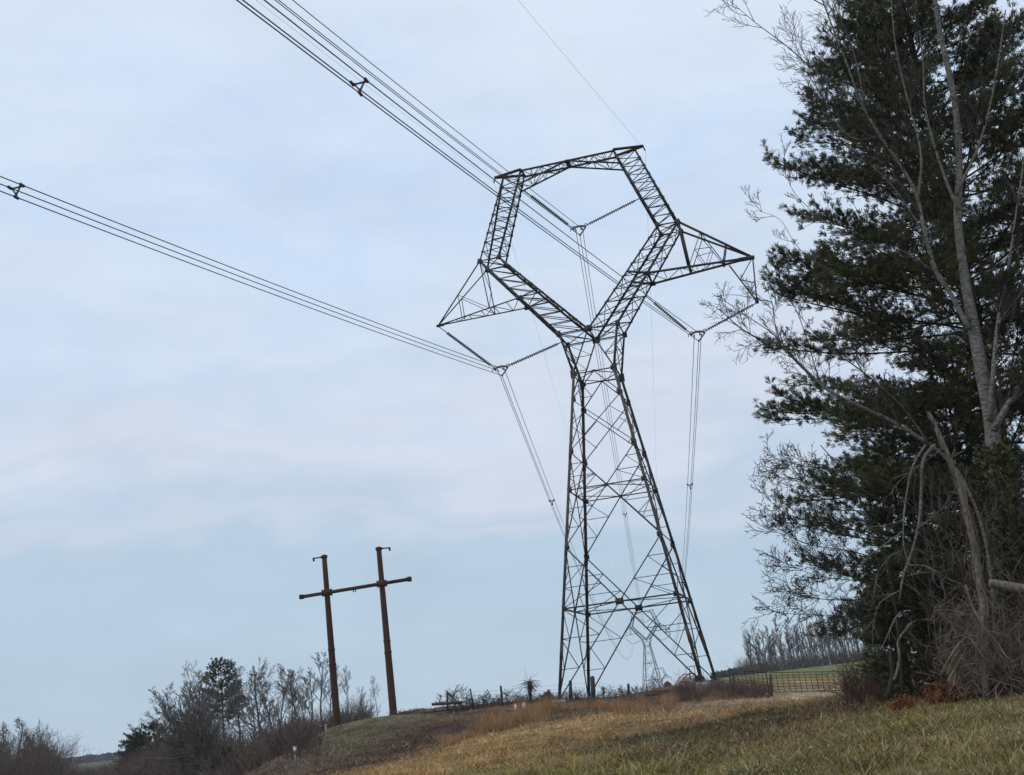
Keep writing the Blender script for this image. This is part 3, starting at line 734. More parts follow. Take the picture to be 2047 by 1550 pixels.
def place(kind, i, loc, H, label, group=None, rz=0.0, wid=1.0, cat='tree'):
    p = protos[kind, i]
    o = p if (kind, i) not in used else copy_tree(p)
    used.add((kind, i)); s = H / PH0
    o.location = [float(v) for v in loc]; o.rotation_euler = (0, 0, rz); o.scale = (s * wid, s * wid, s)
    for key in ('label', 'category', 'group'):
        if key in o: del o[key]
    return tag(o, label, cat, group)
rng0 = np.random.default_rng(7)
LT = [  # base px, top px, top py, distance, kind, label
 (466, 424, 1312, 86, 'broad', 'broad bare tree with a pale leaning trunk in front of the left woods', 1.0),
 (528, 500, 1312, 122, 'wide', 'tall bare tree directly right of the dark rounded pine', .8),
 (572, 556, 1335, 126, 'slim', 'slim bare tree left of the twin trunked one behind the bank', .9),
 (604, 590, 1322, 124, 'slim', 'slim bare tree, second of the tall group left of the rust poles', 1.0),
 (624, 606, 1330, 130, 'slim', 'thin bare tree in the middle of the group left of the rust poles', .8),
 (648, 630, 1303, 122, 'slim', 'tallest bare tree left of the left rust pole', 1.1),
 (668, 655, 1325, 128, 'slim', 'bare tree whose crown the left rust pole crosses', .9),
 (700, 690, 1330, 120, 'slim', 'narrow bare tree just right of the left rust pole', .6),
 (722, 712, 1372, 124, 'slim', 'short bare tree between the two rust poles', .8),
 (728, 748, 1350, 118, 'slim', 'short bare tree leaning right between the two rust poles', .7),
 (548, 535, 1362, 134, 'slim', 'lower bare tree behind the brush, right of the broad tree', 1.0),
 (345, 318, 1432, 130, 'slim', 'bare tree above the dark evergreens at the left', 1.1),
 (310, 288, 1440, 150, 'slim', 'bare tree behind the dark evergreens, farthest left of that clump', 1.0),
 (390, 362, 1372, 138, 'slim', 'bare tree behind the left edge of the broad pale trunk tree', 1.2),
 (372, 340, 1362, 142, 'slim', 'bare tree rising behind the upper left side of the broad tree', 1.2),
 (420, 398, 1335, 128, 'slim', 'bare tree just left of the dark rounded pine', 1.1),
 (492, 470, 1330, 130, 'slim', 'bare tree touching the right side of the dark rounded pine', 1.1),
 (520, 512, 1330, 140, 'slim', 'bare tree behind the tall one right of the rounded pine', 1.2),
 (452, 436, 1395, 112, 'wide', 'lower bare tree in front of the dark rounded pine', .9),
 (592, 578, 1368, 140, 'slim', 'shorter bare tree behind the tall group left of the poles', 1.2),
 (640, 618, 1345, 138, 'slim', 'bare tree behind the tallest one left of the left pole', 1.1),
 (30, 14, 1455, 150, 'slim', 'bare tree in front of the far left clump', 1.6),
 (66, 58, 1470, 152, 'slim', 'second bare tree in front of the far left clump', 1.6),
 (100, 90, 1478, 160, 'slim', 'third bare tree in front of the far left clump', 1.5),
 (8, -8, 1470, 148, 'slim', 'bare tree half outside the left edge of the picture', 1.6),
 (45, 32, 1432, 170, 'slim', 'tallest bare tree at the far left edge', 1.5),
 (20, 2, 1442, 160, 'slim', 'bare tree cut by the left edge of the picture', 1.4),
 (92, 72, 1437, 165, 'wide', 'round crowned bare tree, rightmost of the far left clump', .75),
 (70, 50, 1462, 175, 'slim', 'thin bare tree in the middle of the far left clump', 1.3),
 (115, 102, 1490, 180, 'slim', 'lowest bare tree at the right end of the far left clump', 1.4),
]
nn = dict(slim=0, wide=0, broad=0)
for bx, tx, ty, D, kd, lab, wd in LT:
    t = at(tx, ty, D); b = at(bx, 1500, D); x, y = t[0], D
    z = g1(x, y); i = nn[kd] % dict(slim=4, wide=2, broad=1)[kd]; nn[kd] += 1
    place(kd, i, (x, y, z), t[2] - z, lab, 'bare winter trees left of the poles', 0.0 if kd == 'broad' else rng0.uniform(0, 6.28), wd * dict(wide=.85, broad=.8, slim=1.25)[kd])
RT = np.linspace(1488, 1765, 60)
for k, px in enumerate(RT):
    D = 325 + rng0.uniform(-14, 40); px = px + rng0.uniform(-4, 4)
    ty = 1256 - (px - 1488) * .2 + rng0.uniform(-10, 26)
    t = at(px, ty, D); z = g1(t[0], D)
    lab = ('slim bare tree standing alone at the left end of the far right row' if k == 0 else
           'rightmost slim bare tree of the far right row, half hidden by the pine' if k == 59 else 'slim grey bare tree in the far row above the green field')
    place('far', (k * 3) % 5, (t[0], D, z), t[2] - z, lab, 'far row of bare trees above the field', rng0.uniform(0, 6.28), rng0.uniform(.9, 1.3))

# ------------------------------------------------------------------ evergreens
def tufts(mb, rng, pos, axis_, ln, wd, nn_, tint, spread=.75, tri=False):
    "needle tufts: nn_ thin blades fanning round each axis"
    k = len(pos); pos = np.repeat(pos, nn_, 0); ax = np.repeat(axis_, nn_, 0)
    d = ax + rng.normal(0, spread * .6, (k * nn_, 3)); d /= np.linalg.norm(d, axis=1)[:, None]
    l = ln * rng.uniform(.7, 1.2, (k * nn_, 1)); sd = np.cross(d, rng.normal(0, 1, (k * nn_, 3))); sd /= np.linalg.norm(sd, axis=1)[:, None] + 1e-9
    if tri:
        v = np.stack([pos, pos + d * l * .8 + sd * wd * .5, pos + d * l - sd * wd * .5], 1).reshape(-1, 3)
        mb.add(v, None, np.arange(k * nn_ * 3).reshape(-1, 3), c=np.repeat(np.repeat(tint, nn_, 0), 3, 0)); return
    a = pos - sd * wd * .4; b = pos + sd * wd * .4; c = pos + d * l + sd * wd * .35; e = pos + d * l - sd * wd * .35
    v = np.stack([a, b, c, e], 1).reshape(-1, 3); q = np.arange(k * nn_ * 4).reshape(-1, 4)
    t = np.repeat(np.repeat(tint, nn_, 0), 4, 0)
    mb.add(v, q, c=t)
def pine(name, seed, H, prof, z0, r, ln, wd, ntuft, dz, tw, nb=(5, 7), droop=0.0, mats=None, dens=1.0, nn_=22):
    rng = np.random.default_rng(seed); tm, bm, fm = MB(), MB(), MB()
    tz = np.linspace(-.4, H, 16); wob = rng.normal(0, .05, (16, 2)).cumsum(0) * .6
    TP = np.stack([wob[:, 0], wob[:, 1], tz], 1); tm.tube(TP, np.linspace(r, .03, 16), 9)
    trunk = lambda z: v3(np.interp(z, tz, TP[:, 0]), np.interp(z, tz, TP[:, 1]), z)
    z = z0; PP = []; AX = []; TT = []
    while z < H - .2:
        n = rng.integers(*nb); a0 = rng.uniform(0, 6.28) if nb[0] > 5 else math.pi + rng.normal(0, .35)
        for i in range(n):
            a = a0 + i * 6.283 / n + rng.normal(0, .25); L = np.interp(z / H, *prof) * (rng.uniform(.72, 1.08) if nb[0] > 5 else rng.uniform(.84, 1.08))
            if L < .15: continue
            f = z / H; el = math.radians(-8 - droop + 34 * f ** 1.3 + rng.normal(0, 6 if nb[0] > 5 else 10))
            d = v3(math.cos(a) * math.cos(el), math.sin(a) * math.cos(el), math.sin(el))
            p = trunk(z + rng.uniform(-.15, .15)); m_ = 7; pts_ = [p]
            for s_ in range(m_):
                d = unit(d + rng.normal(0, .05, 3) + v3(0, 0, .035)); pts_.append(pts_[-1] + d * L / m_)
            pts_ = np.array(pts_); rb = r * .045 + .0045 * L
            bm.tube(pts_, np.linspace(rb, .012, m_ + 1), 4, cap=False)
            nt = int(tw * L * dens)
            for s_ in range(nt):
                u = .22 + .78 * (s_ + rng.random()) / nt; kf = u * m_; kk = min(int(kf), m_ - 1)
                b = pts_[kk] + (pts_[kk + 1] - pts_[kk]) * (kf - kk); t = unit(pts_[kk + 1] - pts_[kk])
                side = unit(np.cross(t, v3(0, 0, 1))) * (1 if rng.random() < .5 else -1)
                td = unit(t * rng.uniform(.5, 1.1) + side * rng.uniform(.3, .9) + v3(0, 0, rng.normal(.18, .25)))
                tl = (1.25 - .8 * u) * min(L * .3, 1.5) * rng.uniform(.5, 1.1) + .12
                e = b + td * tl + v3(0, 0, .06)
                bm.tube([b, (b + e) / 2 + rng.normal(0, .03, 3), e], [.012, .009, .006], 3, cap=False)
                g_ = .75 + .5 * rng.random()
                for j in range(ntuft):
                    w = (j + 1) / ntuft if j else .35
                    q = b + (e - b) * w + rng.normal(0, .07, 3) * (0 if j == ntuft - 1 else 1)
                    PP.append(q); AX.append(unit(td + v3(0, 0, .45) + rng.normal(0, .35, 3))); TT.append(v3(1, 1, 1) * g_ * rng.uniform(.7, 1.3) * (v3(1.5, .95, .8) if rng.random() < (.18 if u < .55 else .05) else v3(rng.uniform(.85, 1.2), 1, rng.uniform(.8, 1.15))))
        z += dz * rng.uniform(.75, 1.25)
    tufts(fm, rng, np.array(PP), np.array(AX), ln, wd, nn_, np.array(TT), .62, True)
    e = empty(name, (0, 0, 0)); mt = mats or (M['bark_dark'], M['needles'])
    tm.build('trunk', mt[0], e, smooth=True); bm.build('branches', mt[0], e); fm.build('crown', mt[1], e)
    return e
b = at(2102, 1385, 37.5)
pH = 25.5
main = pine('pine_tree', 11, pH, ([0, .05, .15, .3, .42, .55, .68, .78, .9, 1], [4.7, 6.1, 6.3, 6.5, 6.2, 5.6, 4.5, 3.1, 1.8, .3]), 1.75, .34, .2, .02, 5, .46, 6.6)
main.location = (b[0], b[1], g1(b[0], b[1]) - .1)
tag(main, 'huge dark green pine filling the right side, its long branches reaching left', 'tree')
E2 = [('evergreen_tree', 21, 7.5, 1870, 36.0, 1.7, 'narrow dark evergreen under the big pine, behind the hanging vines'),
      ('evergreen_tree', 22, 11, 2010, 41.0, 2.4, 'dark evergreen behind the vine tangle at the right edge'),
      ('evergreen_tree', 23, 4.6, 1815, 42.0, 1.5, 'low dark evergreen beneath the left branches of the big pine')]
for nm, sd, H, px, D, wdt, lab in E2:
    b = at(px, 1380, D)
    e = pine(nm, sd, H, ([0, .1, .4, .8, 1], [wdt * .8, wdt, wdt * .85, wdt * .45, .1]), .3, .12, .13, .022, 3, .24, 6.5, nb=(6, 9), droop=6)
    e.location = (b[0], b[1], g1(b[0], b[1])); tag(e, lab, 'tree', 'dark evergreens by the big pine')
FE = [(442, 1321, 138, 2.7, .48, 'dark round topped pine behind the broad bare tree'),
      (300, 1455, 140, 3.0, .1, 'dark evergreen, taller of the pair at the left bank foot'),
      (272, 1480, 146, 2.4, .1, 'dark evergreen, lower left of the pair at the left bank foot'),
      (335, 1478, 136, 2.4, .1, 'dark evergreen in the brush right of the taller dark one'),
      (447, 1500, 100, 1.2, .05, 'small dark evergreen bush beside the pale trunk'),
      (85, 1500, 172, 2.2, .1, 'dark evergreen low in the far left clump')]
for k, (px, ty, D, wdt, z0, lab) in enumerate(FE):
    t = at(px, ty, D); z = g1(t[0], D); H = max(t[2] - z, 1.6)
    e = pine('evergreen_tree', 40 + k, H, ([0, z0, z0 + .12, .75, .93, 1], [wdt * .4, wdt * .8, wdt, wdt * .9, wdt * .5, .2]), max(.3, H * z0), .16, .26, .05, 3, .42, 3.2, nb=(6, 8), mats=(M['bark_dark'], M['ever']), nn_=13)
    e.location = (t[0], D, z); tag(e, lab, 'tree', 'dark evergreens of the left woods')

# ------------------------------------------------------------------ the grey bare tree, snag, limb, vines in front of the pine
def chain(P_, D, jit=.25, rng=None):
    out = []
    for k, (px, py) in enumerate(P_):
        d = D[k] if isinstance(D, (list, tuple)) else D + (rng.normal(0, jit) if rng is not None and 0 < k else 0)
        out.append(at(px, py, d))
    out = np.array(out)
    # resample smoothly
    t = np.linspace(0, len(out) - 1, (len(out) - 1) * 4 + 1); i = np.clip(t.astype(int), 0, len(out) - 2); f = (t - i)[:, None]
    a = np.concatenate([out[:1] * 2 - out[1:2], out, out[-1:] * 2 - out[-2:-1]])
    p0, p1, p2_, p3_ = a[i], a[i + 1], a[i + 2], a[i + 3]
    return .5 * ((2 * p1) + (-p0 + p2_) * f + (2 * p0 - 5 * p1 + 4 * p2_ - p3_) * f * f + (-p0 + 3 * p1 - 3 * p2_ + p3_) * f ** 3)
def twigs(mb, rng, C, n, L, r, lv=2, f0=.15, ang=(25, 65), bias=None, up=.03, rmin=.0052):
    o = dict(wig=(.06, .08, .09, .1), up=(up + .02, up + .02, up, up), lv=lv, nc=(5, 4, 3), f0=(.2, .2, .2), ang=(ang, ang, ang), len=(.6, .55, .5), rmin=rmin, cone=False)
    for k in range(n):
        f = f0 + (1 - f0) * rng.random(); i = min(int(f * (len(C) - 1)), len(C) - 2); t = unit(C[i + 1] - C[i])
        a = rng.normal(0, 1, 3) + (v3(*bias) if bias is not None else 0); a = unit(a - t * (a @ t)); an = math.radians(rng.uniform(*ang))
        grow(mb, mb, rng, C[i], unit(t * math.cos(an) + a * math.sin(an)), L * rng.uniform(.5, 1.2), r, 1 if lv < 2 else 0, scaled(o, lv=lv))
rng = np.random.default_rng(5)
D0 = 31.5
gb = at(1998, 1392, D0); e = empty('bare_tree', (gb[0], gb[1], g1(gb[0], gb[1])))
tag(e, 'grey barked bare tree with forked trunk standing in front of the big pine', 'tree')
org = v3(*e.location)
tm = MB(); main_c = chain([(1998, 1405), (1990, 1200), (1986, 1000), (1984, 860), (1962, 740), (1940, 620), (1926, 540), (1914, 430), (1918, 340), (1908, 200), (1880, 70), (1862, -60), (1850, -200)], D0, .0, rng)
tm.tube(main_c, np.interp(np.linspace(0, 1, len(main_c)), [0, .25, .5, 1], [.22, .20, .12, .045]), 10)
tm.build('trunk', M['bark'], e, smooth=True, loc=org).location = (0, 0, 0)
BR = [([(1986, 860), (2020, 800), (2060, 740), (2140, 640)], .12, .06), ([(1978, 840), (1986, 740), (1994, 650), (2012, 560), (2030, 440), (2050, 300)], .085, .03),
      ([(1938, 660), (1902, 590), (1870, 540), (1850, 470), (1832, 390), (1800, 330), (1758, 270), (1722, 205), (1690, 120), (1655, 30), (1630, -40)], .085, .018),
      ([(1834, 400), (1842, 330), (1834, 270), (1812, 190), (1790, 90), (1780, -20)], .05, .015),
      ([(1722, 205), (1640, 150), (1572, 92), (1508, 44), (1450, -6)], .03, .007), ([(1734, 230), (1705, 100), (1672, 20), (1650, -40)], .03, .008),
      ([(1760, 275), (1700, 275), (1655, 215), (1635, 160), (1600, 95)], .022, .006), ([(1915, 420), (1880, 330), (1850, 220), (1845, 120), (1830, 0)], .055, .02),
      ([(1840, 430), (1770, 330), (1700, 300), (1650, 235), (1640, 180)], .026, .006), ([(1850, 470), (1790, 380), (1740, 330), (1690, 305)], .03, .008),
      ([(1870, 545), (1800, 500), (1700, 480), (1600, 400), (1570, 350), (1545, 315)], .02, .005), ([(1690, 560), (1600, 500), (1560, 440), (1510, 420)], .015, .005),
      ([(1912, 390), (1960, 280), (1990, 160), (2010, 20)], .05, .02), ([(1994, 650), (2030, 600), (2080, 540)], .05, .02)]
lm, tw_ = MB(), MB(); 
for P_, r0, r1 in BR:
    C = chain(P_, D0 - .2, .18, rng); lm.tube(C, np.linspace(r0 * .8, r1 * .85, len(C)), 7)
    n = int(np.linalg.norm(np.diff(C, axis=0), axis=1).sum() * (2.3 if r1 > .0055 else 1.3))
    twigs(tw_, rng, C, n, 1.25 if r1 > .0055 else .7, r1 * .8 + .004, 2, .2, (20, 60), up=.05)
lm.build('limbs', M['bark'], e, smooth=True, loc=org).location = (0, 0, 0); tw_.build('twigs', M['twig_dark'], e, loc=org).location = (0, 0, 0)

# long leaning limb
D1 = 30.5
C = chain([(1990, 1390), (1985, 1200), (1965, 1060), (1930, 970), (1895, 920), (1858, 890), (1800, 852), (1740, 822), (1680, 795), (1640, 768), (1598, 728), (1558, 690), (1510, 674), (1475, 652), (1438, 618)], D1, .06, rng)
e = empty('leaning_tree', (C[0][0], C[0][1], g1(C[0][0], C[0][1]))); org = v3(*e.location)
tag(e, 'bare tree bent far left, its tip reaching toward the right crossarm of the tower', 'tree')
mb = MB(); mb.tube(C, np.interp(np.linspace(0, 1, len(C)), [0, .3, .45, .7, 1], [.035, .04, .055, .04, .011]), 7); mb.build('trunk', M['bark'], e, smooth=True, loc=org).location = (0, 0, 0)
lm, tw_ = MB(), MB()
for P_, r0, r1 in [([(1598, 728), (1550, 672), (1505, 640), (1452, 604)], .02, .007), ([(1562, 692), (1548, 640), (1543, 606), (1520, 600), (1470, 590), (1430, 592)], .018, .005), ([(1858, 890), (1800, 810), (1720, 740), (1650, 690), (1590, 620)], .03, .008),
                  ([(1760, 832), (1740, 770), (1700, 700), (1660, 610)], .02, .006), ([(1800, 852), (1770, 800), (1750, 790)], .03, .01), ([(1640, 768), (1600, 640), (1560, 560), (1530, 500)], .014, .005)]:
    Cb = chain(P_, D1, .1, rng); lm.tube(Cb, np.linspace(r0, r1, len(Cb)), 5)
    twigs(tw_, rng, Cb, int(3 + 1.6 * np.linalg.norm(Cb[-1] - Cb[0])), .65, .008, 2, .2, (20, 60), up=.04)
twigs(tw_, rng, C, 34, .85, .01, 2, .4, (25, 60), up=.03)
lm.build('limbs', M['twig'], e, loc=org).location = (0, 0, 0); tw_.build('twigs', M['twig_dark'], e, loc=org).location = (0, 0, 0)

# fine drooping twigs with seed balls at the left edge of the pine
D2 = 33.0
gb = at(1800, 1388, D2); e = empty('sapling', (gb[0], gb[1], g1(gb[0], gb[1]))); org = v3(*e.location)
tag(e, 'thin bare sapling with small seed balls on fine twigs left of the lower pine branches', 'tree')
mb = MB(); Cs = chain([(1806, 1400), (1795, 1250), (1775, 1130), (1740, 1040), (1690, 950), (1640, 890)], D2, .05, rng); mb.tube(Cs, np.linspace(.05, .012, len(Cs)), 6); mb.build('trunk', M['bark_dark'], e, smooth=True, loc=org).location = (0, 0, 0)
tw_, ball = MB(), MB()
for P_ in [[(1740, 1040), (1660, 990), (1600, 955), (1555, 918), (1528, 892)], [(1760, 1080), (1680, 1050), (1610, 1040), (1560, 1020), (1525, 985)], [(1770, 1120), (1690, 1100), (1620, 1090), (1570, 1070), (1535, 1060)],
           [(1780, 1160), (1700, 1160), (1630, 1150), (1580, 1130), (1545, 1115)], [(1785, 1190), (1700, 1200), (1620, 1195), (1570, 1180), (1535, 1172)], [(1790, 1230), (1720, 1235), (1650, 1230), (1590, 1228), (1530, 1222)], [(1700, 965), (1640, 930), (1590, 925), (1545, 960)], [(1775, 1140), (1690, 1130), (1620, 1110), (1560, 1040)]]:
    Cb = chain(P_, D2, .3, rng); tw_.tube(Cb, np.linspace(.014, .005, len(Cb)), 4, cap=False)
    twigs(tw_, rng, Cb, 26, .62, .008, 2, .2, (25, 65), bias=(-.5, 0, .2), up=.02, rmin=.0054)
for k in range(46):
    q = at(rng.uniform(1528, 1640), rng.uniform(890, 1230), D2 + rng.normal(0, .4)); ball.lathe([(.004, -.025), (.022, -.012), (.022, .012), (.004, .025)], 6, q)
tw_.build('twigs', M['twig_dark'], e, loc=org).location = (0, 0, 0); ball.build('seed_balls', M['twig_dark'], e, loc=org).location = (0, 0, 0)

# snag
D3 = 29.8
C = chain([(1972, 1400), (1966, 1250), (1955, 1140), (1936, 1040), (1912, 955), (1884, 885), (1856, 822)], D3, .03, rng)
e = empty('dead_snag', (C[0][0], C[0][1], g1(C[0][0], C[0][1]))); org = v3(*e.location)
tag(e, 'pale barkless dead trunk snapped off to a point, wrapped in vines', 'dead tree')
mb = MB(); mb.tube(C, np.interp(np.linspace(0, 1, len(C)), [0, .5, .88, 1], [.085, .08, .058, .012]), 9); 
for k in range(7):
    a = C[-3] + rng.normal(0, .03, 3); mb.tube([a, a + (C[-1] - C[-3]) * rng.uniform(.5, 1.15) + rng.normal(0, .05, 3)], [.028, .004], 4)
for k in range(9):
    i = rng.integers(8, len(C) - 4); a = C[i]; d = unit(rng.normal(0, 1, 3) + v3(0, 0, .5)); mb.tube([a, a + d * .16, a + d * rng.uniform(.2, .5) + rng.normal(0, .05, 3)], [.035, .022, .008], 5)
mb.build('trunk', M['snag'], e, smooth=True, loc=org).location = (0, 0, 0)
vm = MB()
for k in range(13):
    ph = rng.uniform(0, 6.28); f = np.linspace(rng.uniform(0, .3), rng.uniform(.6, .97), 14); idx = f * (len(C) - 1)
    pp = np.stack([np.interp(idx, np.arange(len(C)), C[:, j]) for j in range(3)], 1); rr = .062 + .04 * rng.random()
    pp = pp + np.stack([np.cos(ph + f * 9) * rr, np.sin(ph + f * 9) * rr, 0 * f], 1) + rng.normal(0, .03, pp.shape); vm.tube(pp, rng.uniform(.006, .016), 4, cap=False)
vm.build('vine_wrap', M['vine'], e, loc=org).location = (0, 0, 0)

# hanging vines and broken branches
e = empty('hanging_vines', onground(1830, 1390, 30.2)); org = v3(*e.location); tag(e, 'pale grey vine stems hanging like ropes beside the dead trunk', 'vine')
vm = MB()
for P_, r0, r1 in [([(1868, 890), (1846, 920), (1842, 980), (1838, 1040), (1824, 1100), (1806, 1150), (1798, 1200)], .05, .022), ([(1850, 890), (1826, 930), (1812, 990), (1806, 1050), (1808, 1100), (1822, 1136)], .032, .010),
                  ([(1880, 900), (1800, 960), (1780, 990)], .015, .006), ([(1805, 1062), (1770, 1088), (1730, 1118), (1700, 1152)], .022, .007), ([(1800, 1100), (1772, 1120), (1752, 1155), (1748, 1190)], .015, .006),
                  ([(1800, 1180), (1760, 1205), (1746, 1250), (1745, 1290)], .015, .006), ([(1806, 1040), (1770, 1050), (1720, 1056)], .016, .006), ([(1830, 1060), (1880, 1020), (1900, 990)], .014, .006),
                  ([(1816, 1130), (1850, 1132), (1862, 1138), (1900, 1160), (1935, 1172)], .028, .016), ([(1812, 1152), (1840, 1146), (1864, 1146), (1890, 1160)], .02, .01), ([(1800, 1225), (1788, 1240), (1770, 1280), (1760, 1300)], .026, .008)]:
    Cb = chain(P_, 30.3, .1, rng); vm.tube(Cb, np.linspace(r0, r1, len(Cb)), 6); twigs(vm, rng, Cb, 7, .5, .007, 1, .1, (25, 70), up=-.05)
vm.build('stems', M['bark'], e, loc=org).location = (0, 0, 0)
# the tangle
e = empty('vine_tangle', onground(1960, 1385, 30.0)); org = v3(*e.location); tag(e, 'dense tangle of arching bare vine stems on the bank at the right edge', 'vine')
vm = MB()
for k in range(300):
    x0, x1 = rng.uniform(1890, 2120), rng.normal(1955, 40); y1 = rng.uniform(1080, 1300)
    if k > 50: x1 = rng.uniform(1860, 2120); y1 = rng.uniform(1190, 1340)
    yb = rng.uniform(1340, 1400); mx = (x0 + x1) / 2 + rng.normal(0, 30); my = (yb + y1) / 2 - rng.uniform(-10, 70); dd = rng.uniform(29.2, 32.5)
    Cb = chain([(x0, yb), ((x0 + mx) / 2 + rng.normal(0, 14), (yb + my) / 2), (mx, my), ((mx + x1) / 2 + rng.normal(0, 14), (my + y1) / 2 - 10), (x1, y1)], dd, .2, rng)
    r = rng.uniform(.006, .02); vm.tube(Cb, np.linspace(r, r * .5, len(Cb)), 4, cap=False)
    if k % 2 == 0: twigs(vm, rng, Cb, 5, .5, .006, 1, .1, (25, 75), up=0)
for P_ in [[(1880, 1352), (1896, 1320), (1915, 1290), (1938, 1272), (1960, 1276)], [(1893, 1350), (1910, 1310), (1932, 1290), (1962, 1282)], [(1965, 1285), (1940, 1270), (1905, 1275)], [(1930, 1170), (1945, 1215), (1965, 1250), (1990, 1290), (2030, 1330)]]:
    Cb = chain(P_, 29.4, .05, rng); vm.tube(Cb, np.linspace(.03, .018, len(Cb)), 6)
vm.build('stems', M['vine'], e, loc=org).location = (0, 0, 0)
# ivy on the lower trunk and dark dead stems around it
rgi = np.random.default_rng(33); n = 2600
C = main_c[(main_c[:, 2] < at(1985, 870, D0)[2])]; ii_ = rgi.uniform(0, len(C) - 1, n); q = np.stack([np.interp(ii_, np.arange(len(C)), C[:, j]) for j in range(3)], 1)
a = rgi.uniform(0, 6.283, n); rr = .2 + np.abs(rgi.normal(0, .16, n)) * np.interp(q[:, 2], [1, 6, 8.5], [1.9, 1.0, .25]); q = q + np.stack([np.cos(a) * rr, np.sin(a) * rr, rgi.normal(0, .1, n)], 1)
mb = MB(); tufts(mb, rgi, q, np.stack([np.cos(a) * .6, np.sin(a) * .6, 0 * a - .3], 1), .085, .055, 4, rgi.uniform(.5, 1.15, (n, 1)) * v3(1.1, 1, .9), 1.0)
tag(mb.build('ivy', M['needles'], loc=main_c[0]), 'dark green ivy wrapped round the lower trunk of the grey bare tree', 'ivy')
e = empty('dead_brush', onground(1985, 1388, 30.8)); org = v3(*e.location); tag(e, 'dark dead stems leaning every way behind the vine tangle and dead trunk', 'brush')
vm = MB()
for k in range(230):
    x0, y0 = rng.uniform(1850, 2110), rng.uniform(1010, 1400); ang_ = rng.normal(-1.45, .55); l_ = rng.uniform(60, 240); dd = rng.uniform(30.3, 33)
    x1, y1 = x0 + l_ * math.cos(ang_) * rng.choice([-1, 1]), max(930, y0 + l_ * math.sin(ang_))
    Cb = chain([(x0, y0), ((2 * x0 + x1) / 3 + rng.normal(0, 9), (2 * y0 + y1) / 3 + rng.normal(0, 9)), ((x0 + 2 * x1) / 3 + rng.normal(0, 12), (y0 + 2 * y1) / 3 + rng.normal(0, 10)), (x1, y1)], dd, .25, rng)
    r = rng.uniform(.006, .017); vm.tube(Cb, np.linspace(r, r * .5, len(Cb)), 4, cap=False)
    if k % 2: twigs(vm, rng, Cb, 4, .5, .007, 1, .1, (25, 75), up=0)
vm.build('stems', M['twig'], e, loc=org).location = (0, 0, 0)
# log, sticks
def log(name, P_, D, r, m_, lab, cat):
    C = chain(P_, D, .03, rng); o = MB(); o.tube(C, np.linspace(r[0], r[1], len(C)), 9)
    tag(o.build(name, m_, smooth=True, loc=C[0]), lab, cat)
log('fallen_log', [(1978, 1166), (2010, 1172), (2047, 1180), (2130, 1200)], 29.6, (.10, .15), M['snag'], 'pale fallen log lying across the vine tangle at the right edge', 'log')
log('broken_branch', [(1822, 1245), (1796, 1280), (1798, 1310), (1795, 1335), (1787, 1360)], 29.9, (.022, .034), M['snag'], 'pale curved dead branch hanging just above the rust coloured leaves', 'branch')
log('fallen_branch', [(1848, 1366), (1880, 1372), (1926, 1383)], 31.2, (.03, .015), M['vine'], 'pale stick lying on the rust coloured leaves', 'branch')
log('fallen_branch', [(1780, 1300), (1784, 1350), (1774, 1395)], 31.5, (.05, .07), M['bark_dark'], 'dark slanted stem rising beside the pale curved branch', 'branch')

# leafy rust bushes
def leaf_bush(px, py, D, w, h, n, lab, grp=None):
    p = onground(px, py, D); mb = MB()
    q = p + np.stack([rng.normal(0, w * .4, n), rng.normal(0, w * .35, n), np.abs(rng.normal(0, h * .45, n))], 1)
    tufts(mb, rng, q, unit(v3(0, 0, .6)) + rng.normal(0, .6, (n, 3)), .06, .03, 3, rng.uniform(.6, 1.3, (n, 1)) * np.ones((1, 3)), 1.2)
    tag(mb.build('dead_leaf_bush', M['leaf'], loc=p), lab, 'bush', grp or 'rust leaf clumps under the pine')
leaf_bush(1890, 1372, 31.4, .62, .45, 1000, 'larger clump of rust orange dead leaves under the vine tangle')
leaf_bush(1805, 1392, 32.0, .5, .26, 420, 'smaller clump of rust orange dead leaves below the dark evergreen')
leaf_bush(1920, 1340, 31.6, .3, .7, 180, 'upright spray of orange leaves beside the vine tangle')

# ------------------------------------------------------------------ brush
def shrub(rng, H, n, spread, r, lv=2, tint=(1, 1, 1)):
    mb = MB(); o = dict(wig=(.16, .2, .22, .2), up=(.02, 0, 0, 0), lv=lv, nc=(5, 4, 3), f0=(.25, .2, .2), ang=((20, 60), (25, 65), (25, 60)), len=(.5, .5, .5), rmin=r * .45, cone=False)
    for k in range(n):
        d = unit(v3(rng.normal(0, spread), rng.normal(0, spread), 1)); p = v3(rng.normal(0, H * .12), rng.normal(0, H * .12), -.1)
        grow(mb, mb, rng, p, d, H * rng.uniform(.6, 1.05), r, 0, o)
    return mb
# shrubs on the crest by the fence
SH = [(905, 1372, 76, 9, 'bare thorny shrub behind the fence brace'), (935, 1382, 77, 8, 'bare shrub right of the diagonal fence brace'), (962, 1372, 77, 7, 'thin upright bare shrub, third from the fence brace'), (985, 1385, 78, 7, 'bare shrub between the fence brace and the vine covered post'), (1012, 1378, 77, 7, 'bare shrub left of the vine covered post'),
      (1035, 1388, 76, 6, 'low bare shrub touching the vine covered post'), (1085, 1375, 78, 6, 'bare shrub between the vine covered post and the tower leg'), (1152, 1382, 77, 6, 'bare shrub between the left legs of the tower'), (1205, 1370, 79, 6, 'bare shrub right of the thick dark post'), (1240, 1372, 84, 7, 'bare shrub left of the distant tower'), (1272, 1374, 84, 6, 'bare shrub in front of the distant tower'), (1310, 1380, 84, 4, 'small bare shrub right of the distant tower foot')]
protoS = [shrub(np.random.default_rng(60 + i), 1.0, 9, .33, .013, 3) for i in range(4)]
meshS = []
